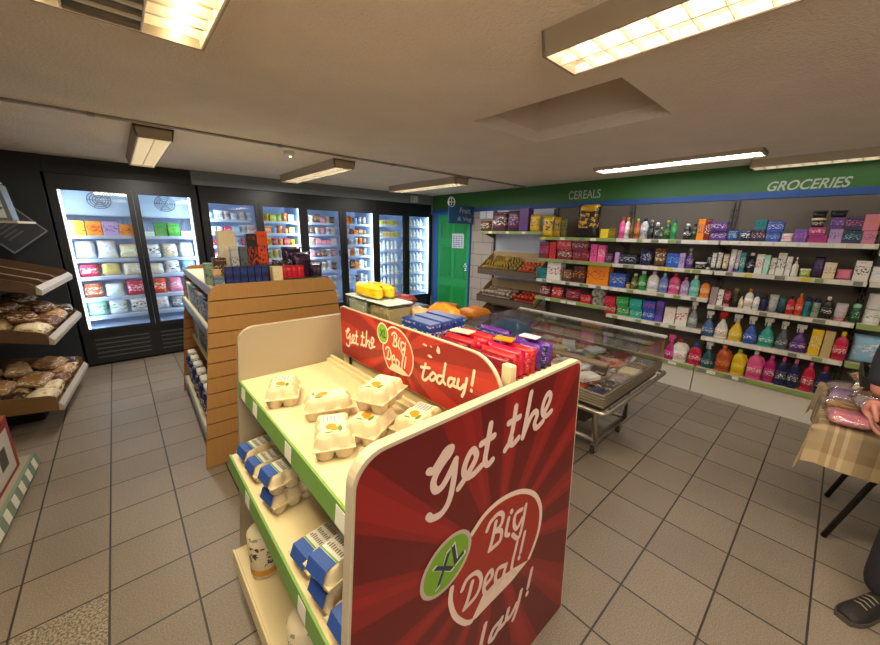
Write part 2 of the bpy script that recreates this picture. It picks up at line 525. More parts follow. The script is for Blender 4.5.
# green door in its blue frame
dg = mat('door_green', '#2aa95a', 0.4)
mb = MB()
y0, y1 = 4.70, 5.58
mb.box(4.925, 4.955, y0, y1, 0.0, 2.0)
mb2 = MB()
for a, b in ((4.78, 5.09), (5.19, 5.50)):
    for z0, z1 in ((0.2, 0.62), (0.78, 1.42), (1.56, 1.88)):
        mb2.box(4.915, 4.926, a + 0.035, b - 0.035, z0 + 0.035, z1 - 0.035, bev=0.008)
        for q in ((a, b, z0, z0 + 0.015), (a, b, z1 - 0.015, z1), (a, a + 0.015, z0, z1), (b - 0.015, b, z0, z1)):
            mb2.box(4.918, 4.926, *q)
d = struct('door_1', mb, dg)
mb2.build('door_panels', mat('door_green_panels', '#209a4c', 0.4), d)
mb = MB(); mb.tube([(4.925, 4.76, 1.03), (4.885, 4.76, 1.03), (4.885, 4.86, 1.03)], 0.01); mb.box(4.915, 4.925, 4.735, 4.785, 0.96, 1.10)
mb.build('door_handle', mat('chrome', '#c8c8c8', 0.25, 1.0), d, 'silver lever handle')
mb = MB()
mb.box(4.915, XW, y1, 5.72, 0, 2.045); mb.box(4.915, XW, y0 - 0.02, y0, 0, 2.045); mb.box(4.915, XW, y0, y1, 2.0, 2.045)
struct('trim_6', mb, mat('door_frame_blue', '#2f68bb', .45))
# paper notice on the door
t = thing('paper_notice', 'white printed paper notice taped on the green door', 'notice', (4.912, 5.0, 1.37))
mb = MB(); mb.box(4.911, 4.9135, 4.83, 5.15, 1.38, 1.65); mb.build('sheet', mat('paper', '#dfe3f2', 0.7), t)
mb = MB()
for i in range(6):
    z = 1.61 - i * 0.038
    for k in range(4):
        yy = 5.12 - k * 0.072
        mb.box(4.9095, 4.9108, yy - R.uniform(0.035, 0.06), yy, z - 0.018, z)
mb.build('print_rows', mat('paper_ink', '#6d74b8', 0.7), t)
# fruit and veg blade sign
t = thing('hanging_sign', 'dark blue Fruit & Veg sign sticking out beside the green door', 'sign', (4.62, 4.6, 1.82))
mb = MB(); mb.box(4.30, 4.915, 4.6, 4.62, 1.82, 2.125); mb.build('board', mat('sign_blue', '#1d4a72', 0.45), t)
txt = mat('sign_text', '#a9b4c2', 0.5)
fv = lambda u, v: (u, 4.598, v)
text_part('lettering', 'Fruit', txt, t, fv, (4.55, 4.82, 2.0, 2.09), 0.1, 0.01)
text_part('lettering', '& Veg', txt, t, fv, (4.50, 4.86, 1.85, 1.94), 0.1, 0.01)
mb = MB(); mb.tube([(4.36 + 0.075 * math.cos(a * PI / 12), 4.61, 2.17 + 0.075 * math.sin(a * PI / 12)) for a in range(24)], 0.012, closed=True)
mb.tube([(4.36, 4.61, 2.10), (4.36, 4.61, 2.24)], 0.008); mb.tube([(4.30, 4.61, 2.17), (4.42, 4.61, 2.17)], 0.008)
mb.build('round_emblem', mat('sign_emblem', '#cfd8cf', 0.5), t, 'round pale emblem standing on the top edge')
mb = MB(); mb.box(4.905, 4.9245, 4.14, 4.44, 1.915, 2.04)
mb.mi = 1; mb.box(4.900, 4.905, 4.29, 4.30, 1.915, 2.04)
o = mb.build('switch_panel', [mat('panel_white', '#d8e2ee', 0.4), mat('panel_gap', '#7c8794', 0.5)]); rebase(o, (4.91, 4.29, 1.915)); tag(o, 'pale double wall panel under the blue band beside the sign', 'panel')

# ---------------------------------------------------------------- ceiling lights
def ceiling_light(label, x, y0, y1, w, h, key, glow, cross=False, drop=0.0, flat=False):
    """surface mounted fluorescent fitting along y"""
    t = thing('ceiling_light', label, 'ceiling light', (x, (y0 + y1) / 2, CEIL), group='fluorescent ceiling lights')
    zb = CEIL - h
    cas = mat('fitting_casing', '#a8987f', 0.5)
    mb = MB()
    k = 0.018
    for sx in (-1, 1):
        mb.prism([(sx * w / 2, CEIL), (sx * (w / 2 - k), zb), (sx * (w / 2 - k - 0.008), zb), (sx * (w / 2 - 0.012), CEIL)], lambda u, v, d: (x + u, d, v), y0, y1)
    mb.box(x - w / 2 + 0.012, x + w / 2 - 0.012, y0, y1, CEIL - 0.012, CEIL - 0.001)
    for yy in (y0, y1 - 0.012):
        mb.prism([(-w / 2, CEIL), (w / 2, CEIL), (w / 2 - k, zb), (-w / 2 + k, zb)], lambda u, v, d: (x + u, d, v), yy, yy + 0.012)
    mb.build('housing', cas, t)
    iw = w / 2 - k - 0.01
    p, c = LAMP[key]
    cols = (0.0,) if w < 0.4 else (-0.205, 0.205)
    mb = MB()
    for cx in cols:
        for dx in ((-0.045, 0.045) if w < 0.4 else (0.0,)):
            mb.tube([(x + cx + dx, y0 + 0.03, zb + 0.045 if h > 0.06 else CEIL - 0.02), (x + cx + dx, y1 - 0.03, zb + 0.045 if h > 0.06 else CEIL - 0.02)], 0.013, 8)
    mb.build('tube', emit('tube_' + key, c, glow), t, 'glowing white tubes')
    # louvre blades
    refl = mat('louvre_white', '#e6dcc4', 0.35)
    mb = MB()
    n = int((y1 - y0) / 0.085)
    for i in range(1, n):
        yy = y0 + (y1 - y0) * i / n
        mb.prism([(yy - 0.001, zb + 0.004), (yy + 0.001, zb + 0.004), (yy + 0.012, zb + 0.03), (yy - 0.012, zb + 0.03)], lambda u, v, d: (x + d, u, v), -iw, iw)
    for sx in ((-iw, 0.0, iw) if w < 0.4 else (-iw, -0.10, 0.10, iw)):
        mb.box(x + sx - 0.003, x + sx + 0.003, y0 + 0.012, y1 - 0.012, zb + 0.002, zb + 0.032)
    if w >= 0.4:
        mb.box(x - iw, x + iw, y0 + 0.012, y1 - 0.012, CEIL - 0.016, CEIL - 0.012)
        m2 = MB()
        for i in range(n):
            yy = y0 + (y1 - y0) * (i + .5) / n
            m2.tube([(x - .096, yy, zb + .02), (x + .096, yy, zb + .02)], .02, 8)
        m2.build('centre_strip', mat('louvre_grey', '#6b655b', .4), t, 'dark grey middle strip')
    mb.build('louvre', refl, t)
    area('lamp_' + key, (x, (y0 + y1) / 2, zb + 0.001), iw * 2, y1 - y0 - 0.03, p, c)
    return t

ceiling_light('wide warm ceiling light with a dark middle strip at upper left', 0.08, 0.36, 1.84, 0.62, 0.05, 'near_left', 26)
ceiling_light('warm twin tube ceiling light nearest the camera at upper right', 1.42, -0.62, 0.90, 0.27, 0.08, 'near_right', 14)
ceiling_light('warm ceiling light over the left aisle before the fridges', 0.335, 3.6, 5.25, 0.25, 0.085, 'far', 6)
ceiling_light('ceiling light over the slatted wooden gondola before the fridges', 1.92, 3.68, 5.32, 0.25, 0.085, 'far', 6)
ceiling_light('ceiling light nearest the green door', 3.58, 3.60, 5.15, 0.27, 0.085, 'far', 6)
ceiling_light('bright white ceiling light by the square ceiling recess', 4.18, 0.60, 2.02, 0.27, 0.035, 'wall', 18)
ceiling_light('ceiling light against the wall above the GROCERIES lettering', 4.74, -0.85, 0.76, 0.24, 0.07, 'wall_dim', 3)
# unseen fittings added behind the photographer to lift the ceiling brightness
ceiling_light('added warm ceiling light, unseen behind the photographer on the left', 0.08, -2.4, -0.9, 0.62, 0.05, 'behind', 9)
ceiling_light('added warm ceiling light, unseen behind the photographer on the right', 3.1, -2.4, -0.9, 0.27, 0.08, 'behind', 9)

t = thing('cable_trunking', 'thin metal cable trunking running across the whole ceiling', 'trunking', (1.7, 3.48, CEIL))
mb = MB(); mb.box(-1.6, 4.92, 3.47, 3.50, CEIL - 0.018, CEIL - 0.001, bev=0.004); mb.build('channel', mat('trunking_metal', '#a0968a', 0.35, 0.6), t)
mb = MB()
for x in (0.0, 1.2, 2.4, 3.6, 4.6): mb.box(x - 0.02, x + 0.02, 3.464, 3.506, CEIL - 0.021, CEIL - 0.001)
mb.build('clip', mat('trunking_clip', '#8c8378', 0.4, 0.5), t)
t = thing('smoke_alarm', 'small round smoke alarm on the ceiling near the trunking', 'smoke alarm', (1.37, 3.75, CEIL))
mb = MB(); mb.lathe([(0.04, -0.035), (0.055, -0.02), (0.055, -0.001)], 20, c=(1.37, 3.75, CEIL)); mb.build('housing', mat('alarm_white', '#d4d8d0', 0.4), t)
mb = MB(); mb.lathe([(0.012, -0.042), (0.012, -0.034)], 10, c=(1.38, 3.74, CEIL)); mb.build('indicator', emit('alarm_led', (0.5, 1, 0.7), 2.5), t, 'glowing green indicator')
t = thing('alarm_box', 'small white alarm box on the grey bulkhead near the green door', 'alarm box', (4.43, 5.75, 2.215))
mb = MB(); mb.box(4.35, 4.50, 5.70, 5.759, 2.22, 2.34, bev=0.01); mb.build('casing', mat('alarm_box_white', '#c9ccd2', 0.4), t)
mb = MB(); mb.box(4.36, 4.375, 5.695, 5.70, 2.24, 2.32); mb.build('side_strip', mat('alarm_box_strip', '#5c6068', 0.4), t)


# ================================================================ goods: builders, each stands at its origin with its front towards -x
def superell(a, n):
    c, s_ = math.cos(a), math.sin(a)
    return (math.copysign(abs(c) ** (2 / n), c), math.copysign(abs(s_) ** (2 / n), s_))

def loft(mb, secs, n=20, ex=2.6, cx=0.0, cy=0.0):
    """secs: list of (z, half depth, half width, dx) superelliptic rings"""
    rings = []
    for sec in secs:
        z, a, b = sec[:3]; dx = sec[3] if len(sec) > 3 else 0; dy = sec[4] if len(sec) > 4 else 0
        rings.append([mb.bm.verts.new((cx + dx + a * superell(2 * PI * k / n, ex)[0], cy + dy + b * superell(2 * PI * k / n, ex)[1], z)) for k in range(n)])
    for p, q in zip(rings, rings[1:]):
        for k in range(n):
            f = mb._f([p[k], p[(k + 1) % n], q[(k + 1) % n], q[k]])
            if f: f.smooth = True
    mb._f(list(reversed(rings[0]))); mb._f(rings[-1])

def pillow_fn(w, h, d, seed, side, sharp=0.55):
    def fn(u, v):
        a = 2 * u - 1; b = 2 * v - 1
        t = max(0.0, (1 - abs(a) ** 4)) ** sharp * max(0.0, (1 - abs(b) ** 5)) ** sharp
        wr = 0.22 * mnoise.noise(Vector((a * 2.1, b * 2.1, seed * 7.3))) + 0.14 * mnoise.noise(Vector((a * 5.3, b * 5.3, seed * 3.1 + side)))
        k = 1 - 0.07 * (1 - abs(b) ** 3) * abs(a) ** 2
        return Vector((side * d / 2 * t * (1 + wr), a * w / 2 * k, h * v))
    return fn

def pillow(mb, w, h, d, seed=0, nu=9, nv=9, M=None):
    n0 = len(mb.bm.verts)
    for side in (-1, 1):
        mb.grid(pillow_fn(w, h, d, seed, side), nu, nv, flip=side > 0)
    mb.bm.verts.ensure_lookup_table()
    vs = mb.bm.verts[n0:]
    bmesh.ops.remove_doubles(mb.bm, verts=vs, dist=0.0004)
    if M is not None:
        mb.bm.verts.ensure_lookup_table()
        for v in mb.bm.verts[n0:]:
            v.co = M @ v.co

CLOSED = {}
def good(kind, w, h, c1, c2, label, cat=None, group=None, depth=None, seed=None):
    sd = R.random() * 100 if seed is None else seed
    m1 = pack(c1, c2)
    plain = mat('plastic_' + c1, c1, 0.3); acc = mat('plastic_' + c2, c2, 0.3)
    names = {'box': ('carton', 'carton'), 'bag': ('bag', 'bag'), 'pouch': ('pouch', 'pouch'), 'bottle': ('round_bottle', 'bottle'), 'flat': ('flat_bottle', 'bottle'),
        'can': ('spray_can', 'can'), 'spray': ('trigger_bottle', 'spray bottle'), 'jug': ('handled_bottle', 'bottle'), 'pump': ('pump_bottle', 'bottle'), 'tube': ('standing_tube', 'tube'),
        'tub': ('tub', 'tub'), 'kroll': ('paper_roll_pack', 'paper roll')}
    nm, ct = names[kind]
    if kind == 'box':
        d = depth or min(0.13, max(0.035, w * 0.8))
        mb = MB(); mb.box(-d / 2, d / 2, -w / 2, w / 2, 0, h, bev=0.002)
        o = mb.build(nm, m1); o['depth'] = d; return tag(o, label, ct, group)
    if kind in ('bag', 'pouch'):
        d = depth or min(0.12, w * 0.5)
        mb = MB(); pillow(mb, w, h, d, sd)
        o = mb.build(nm, m1); o['depth'] = d; return tag(o, label, ct, group)
    t = thing(nm, label, ct, group=group)
    a = w / 2
    if kind == 'bottle':
        mb = MB(); mb.lathe([(a * .9, 0), (a, h * .03), (a, h * .62), (a * .85, h * .72), (a * .42, h * .82), (a * .4, h * .86)], 16); mb.build('body', plain, t)
        mb = MB(); mb.lathe([(a * 1.012, h * .12), (a * 1.012, h * .56)], 16); mb.build('label', m1, t)
        mb = MB(); mb.lathe([(a * .5, h * .85), (a * .5, h * .985), (a * .42, h)], 14); mb.build('cap', acc, t, '%s cap' % c2)
        d = w
    elif kind == 'flat':
        a2 = min(a * .6, .035)
        mb = MB(); loft(mb, [(0, a2 * .9, a * .92), (h * .03, a2, a), (h * .55, a2, a), (h * .7, a2 * .95, a * .86), (h * .8, a2 * .7, a * .5), (h * .84, a2 * .5, a * .32)]); mb.build('body', plain, t)
        mb = MB(); loft(mb, [(h * .12, a2 * 1.02, a * 1.01), (h * .52, a2 * 1.02, a * 1.01)]); mb.build('label', pack(c1, 'white' if c1 not in ('white', 'cream', 'aqua') else c2), t)
        mb = MB(); mb.lathe([(a * .36, h * .83), (a * .36, h * .97), (a * .3, h)], 12, sx=min(1, a2 * .9 / (a * .36))); mb.build('cap', acc, t, '%s cap' % c2)
        d = 2 * a2
    elif kind == 'can':
        mb = MB(); mb.lathe([(a * .92, 0), (a, h * .03), (a, h * .74), (a * .9, h * .78)], 16); mb.build('body', m1, t)
        mb = MB(); mb.lathe([(a * .88, h * .775), (a * .86, h * .92), (a * .6, h * .98), (a * .3, h)], 16); mb.build('cap', acc, t, '%s cap' % c2)
        d = w
    elif kind == 'tube':
        mb = MB(); loft(mb, [(h * .16, a * .8, a * .9), (h * .4, a * .8, a), (h * .8, a * .4, a), (h, .003, a)], ex=2.2); mb.build('body', m1, t)
        mb = MB(); loft(mb, [(0, a * .7, a * .8), (h * .165, a * .75, a * .85)], ex=2.2); mb.build('cap', acc, t, '%s cap' % c2)
        d = a * 1.6
    elif kind == 'tub':
        d = depth or min(.10, w)
        mb = MB(); loft(mb, [(0, d * .42, a * .88), (h * .78, d / 2 * .97, a * .97)], ex=3); mb.build('body', m1, t)
        mb = MB(); loft(mb, [(h * .77, d / 2, a), (h * .95, d / 2, a), (h, d / 2 * .9, a * .92)], ex=3); mb.build('lid', acc, t)
    elif kind == 'pump':
        mb = MB(); mb.lathe([(a * .92, 0), (a, h * .03), (a, h * .5), (a * .7, h * .62), (a * .35, h * .66)], 16); mb.build('body', m1, t)
        mb = MB(); mb.lathe([(a * .42, h * .65), (a * .42, h * .76), (a * .15, h * .78), (a * .13, h * .9)], 12)
        mb.box(-a * 1.1, a * .3, -a * .25, a * .25, h * .89, h); mb.build('pump_head', acc, t); d = w
    elif kind == 'spray':
        a2 = min(a * .62, .038)
        mb = MB(); loft(mb, [(0, a2 * .95, a * .94), (h * .03, a2, a), (h * .3, a2, a * .96), (h * .5, a2 * .9, a * .72), (h * .62, a2 * .6, a * .36), (h * .72, a2 * .45, a * .24)]); mb.build('body', plain, t)
        mb = MB(); loft(mb, [(h * .07, a2 * 1.03, a * 1.0), (h * .36, a2 * 1.03, a * .97)]); mb.build('label', pack(c1, 'white' if c1 != 'white' else c2), t)
        tm = mat('plastic_trigger_pale', '#c9c8c8', 0.35) if c1 not in ('white', 'magenta') else acc
        mb = MB(); mb.lathe([(a * .28, h * .71), (a * .28, h * .79)], 12)
        mb.box(-a2 * .4, a2 * .4, -a * .52, a * .62, h * .86, h, bev=.004)
        mb.box(-a2 * .3, a2 * .3, -a * .22, a * .24, h * .785, h * .87)
        mb.tube([(0, a * .4, h * .87), (0, a * .5, h * .78), (0, a * .42, h * .70)], .005, 6)
        mb.build('trigger_head', tm, t, 'pale trigger head' if tm is not acc else None); d = 2 * a2
    elif kind == 'jug':
        a2 = min(a * .65, .05)
        mb = MB(); loft(mb, [(0, a2 * .95, a * .95), (h * .03, a2, a), (h * .58, a2, a), (h * .74, a2 * .9, a * .78, 0, a * .08), (h * .82, a2 * .6, a * .4, 0, a * .15), (h * .87, a2 * .45, a * .28, 0, a * .15)]); mb.build('body', plain, t)
        mb = MB(); mb.tube([(0, -a * .25, h * .83), (0, -a * .75, h * .78), (0, -a * 1.0, h * .66), (0, -a * .97, h * .5)], a * .16, 8); mb.build('handle', plain, t)
        mb = MB(); loft(mb, [(h * .1, a2 * 1.02, a * 1.01), (h * .5, a2 * 1.02, a * 1.01)]); mb.build('label', m1, t)
        mb = MB(); mb.lathe([(a * .32, h * .86), (a * .32, h * .97), (a * .26, h)], 12, c=(0, a * .15, 0)); mb.build('cap', acc, t, '%s cap' % c2); d = 2 * a2
    elif kind == 'kroll':
        r = min(h / 2, w / 4 * .98) if h < w else w / 2
        mb = MB()
        if h < w:   # rolls lying on their side, hollow cores facing the front
            for s_ in (-1, 1):
                q = w / 4
                mb.lathe([(r * .98, -.05), (r * .98, .05), (r * .35, .05), (r * .35, -.05)], 18, cap=False, M=Matrix.Translation((0, s_ * q, h / 2)) @ Matrix.Scale(h * .98 / 2 / r, 4, (0, 0, 1)) @ Matrix.Rotation(PI / 2, 4, 'Y'))
                mb.bm.verts.ensure_lookup_table()
        else:
            mb.lathe([(r * .98, 0), (r * .98, h * .48), (r * .35, h * .48), (r * .35, 0)], 20, cap=False)
            mb.lathe([(r * .98, h * .5), (r * .98, h * .98), (r * .35, h * .98), (r * .35, h * .5)], 20, cap=False)
        mb.build('roll', mat('tissue', '#d8d6d0', .9), t)
        mb = MB()
        if h < w: mb.box(-.052, .052, -w * .18, w * .18, h * .96, h); 
        else: mb.lathe([(r, h * .1), (r, h * .4)], 20, cap=False)
        mb.build('wrapper', m1, t); d = .11 if h < w else w
    t['depth'] = d
    return t

def put(o, loc, rz=0.0, rx=0.0, ry=0.0):
    o.location = loc; o.rotation_euler = (rx, ry, rz)
    return o

# ================================================================ wall shelving along the right wall
shelf_m = mat('shelf_cream', '#c9bfa9', 0.5)
back_m = mat('shelf_back', '#5f574e', 0.6)
strip_m = [mat('price_strip_white', '#d9d6cb', 0.4), mat('price_strip_green', '#8fa55f', 0.4), mat('price_ticket', '#eae6da', 0.5), mat('price_ticket_yellow', '#e0c93a', 0.5), mat('price_ticket_dark', '#7f8577', 0.5)]

def price_strip(X, ya, yb, zc, parent, green, seed):
    """ticket rail on a shelf front, with the paper tickets it holds"""
    r = random.Random(seed)
    mb = MB(); mb.mi = 1 if green else 0
    mb.box(X - 0.012, X, ya, yb, zc - 0.02, zc + 0.021)
    y = ya + 0.02
    while y < yb - 0.09:
        if r.random() < (0.35 if green else 0.8):
            w = r.uniform(0.05, 0.08)
            mb.mi = r.choice([2, 2, 2, 4, 1] if not green else [2, 2, 4])
            if r.random() < 0.06: mb.mi = 3
            mb.box(X - 0.0135, X - 0.012, y, y + w, zc - 0.017, zc + 0.017)
            y += w + r.uniform(0.004, 0.03)
        else:
            y += 0.07
    return mb.build('price_strip', strip_m, parent)

BAYS = [ # name words, y range, shelf tops, green strip flags
    ('tall shelving bay with fruit bins beside the green door', 2.935, 4.085, [1.70], [1]),
    ('shelving bay under the CEREALS lettering', 1.872, 2.930, [1.63, 1.33, 1.04, .78, .29], [1, 1, 0, 1, 0]),
    ('middle shelving bay with lotions and detergent boxes', 0.852, 1.868, [1.63, 1.33, 1.04, .70, .29], [0, 0, 0, 0, 1]),
    ('shelving bay under the GROCERIES lettering', -0.178, 0.848, [1.63, 1.33, .98, .64, .29], [0, 0, 0, 0, 1]),
    ('shelving bay at the right edge behind the meat table', -1.208, -0.182, [1.58, 1.33, .98, .64, .29], [0, 0, 1, 1, 1]),
]
for bi, (lab, ya, yb, tops, gr) in enumerate(BAYS):
    t = thing('shelving_bay', lab, 'shelving', (4.74, (ya + yb) / 2, 0), group='wall shelving bays')
    mb = MB(); mb.box(4.915, 4.922, ya + .02, yb - .02, 0.05, 2.04)
    mb.build('back_panel', back_m if bi else mat('shelf_back_pale', '#c4cfe0', 0.5), t)
    mb = MB()
    for yy in (ya, yb - .03):
        mb.box(4.885, 4.91, yy + .002, yy + .028, 0, 2.03)
    mb.build('upright', mat('upright_dark', '#4a443e', 0.5), t)
    mb = MB()
    for yy in (ya, yb - .03):
        for k in range(28):
            mb.box(4.882, 4.885, yy + .01, yy + .02, .25 + k * .062, .28 + k * .062)
    mb.build('slots', mat('upright_slot', '#0c0b0a', 0.8), t)
    if bi:
        mb = MB(); mb.box(4.53, 4.90, ya + .003, yb - .003, 0.0, .235); mb.build('kick_plate', mat('kick_white', '#dedad2', 0.45), t)
    for k, zt in enumerate(tops):
        X = 4.52
        mb = MB(); mb.box(X, 4.90, ya + .004, yb - .004, zt - .035 if zt > .4 else zt - .05, zt, bev=.003)
        sh = mb.build('shelf', shelf_m, t)
        price_strip(X, ya + .006, yb - .006, zt - .02, sh, gr[k], bi * 10 + k)
        if zt > .4:
            mb = MB()
            for yy in (ya + .008, yb - .014):
                mb.prism([(4.60, zt - .037), (4.88, zt - .037), (4.88, zt - .12)], lambda u, v, d: (u, d, v), yy, yy + .006)
            mb.build('bracket', mat('bracket_dark', '#5b5348', 0.5), sh)

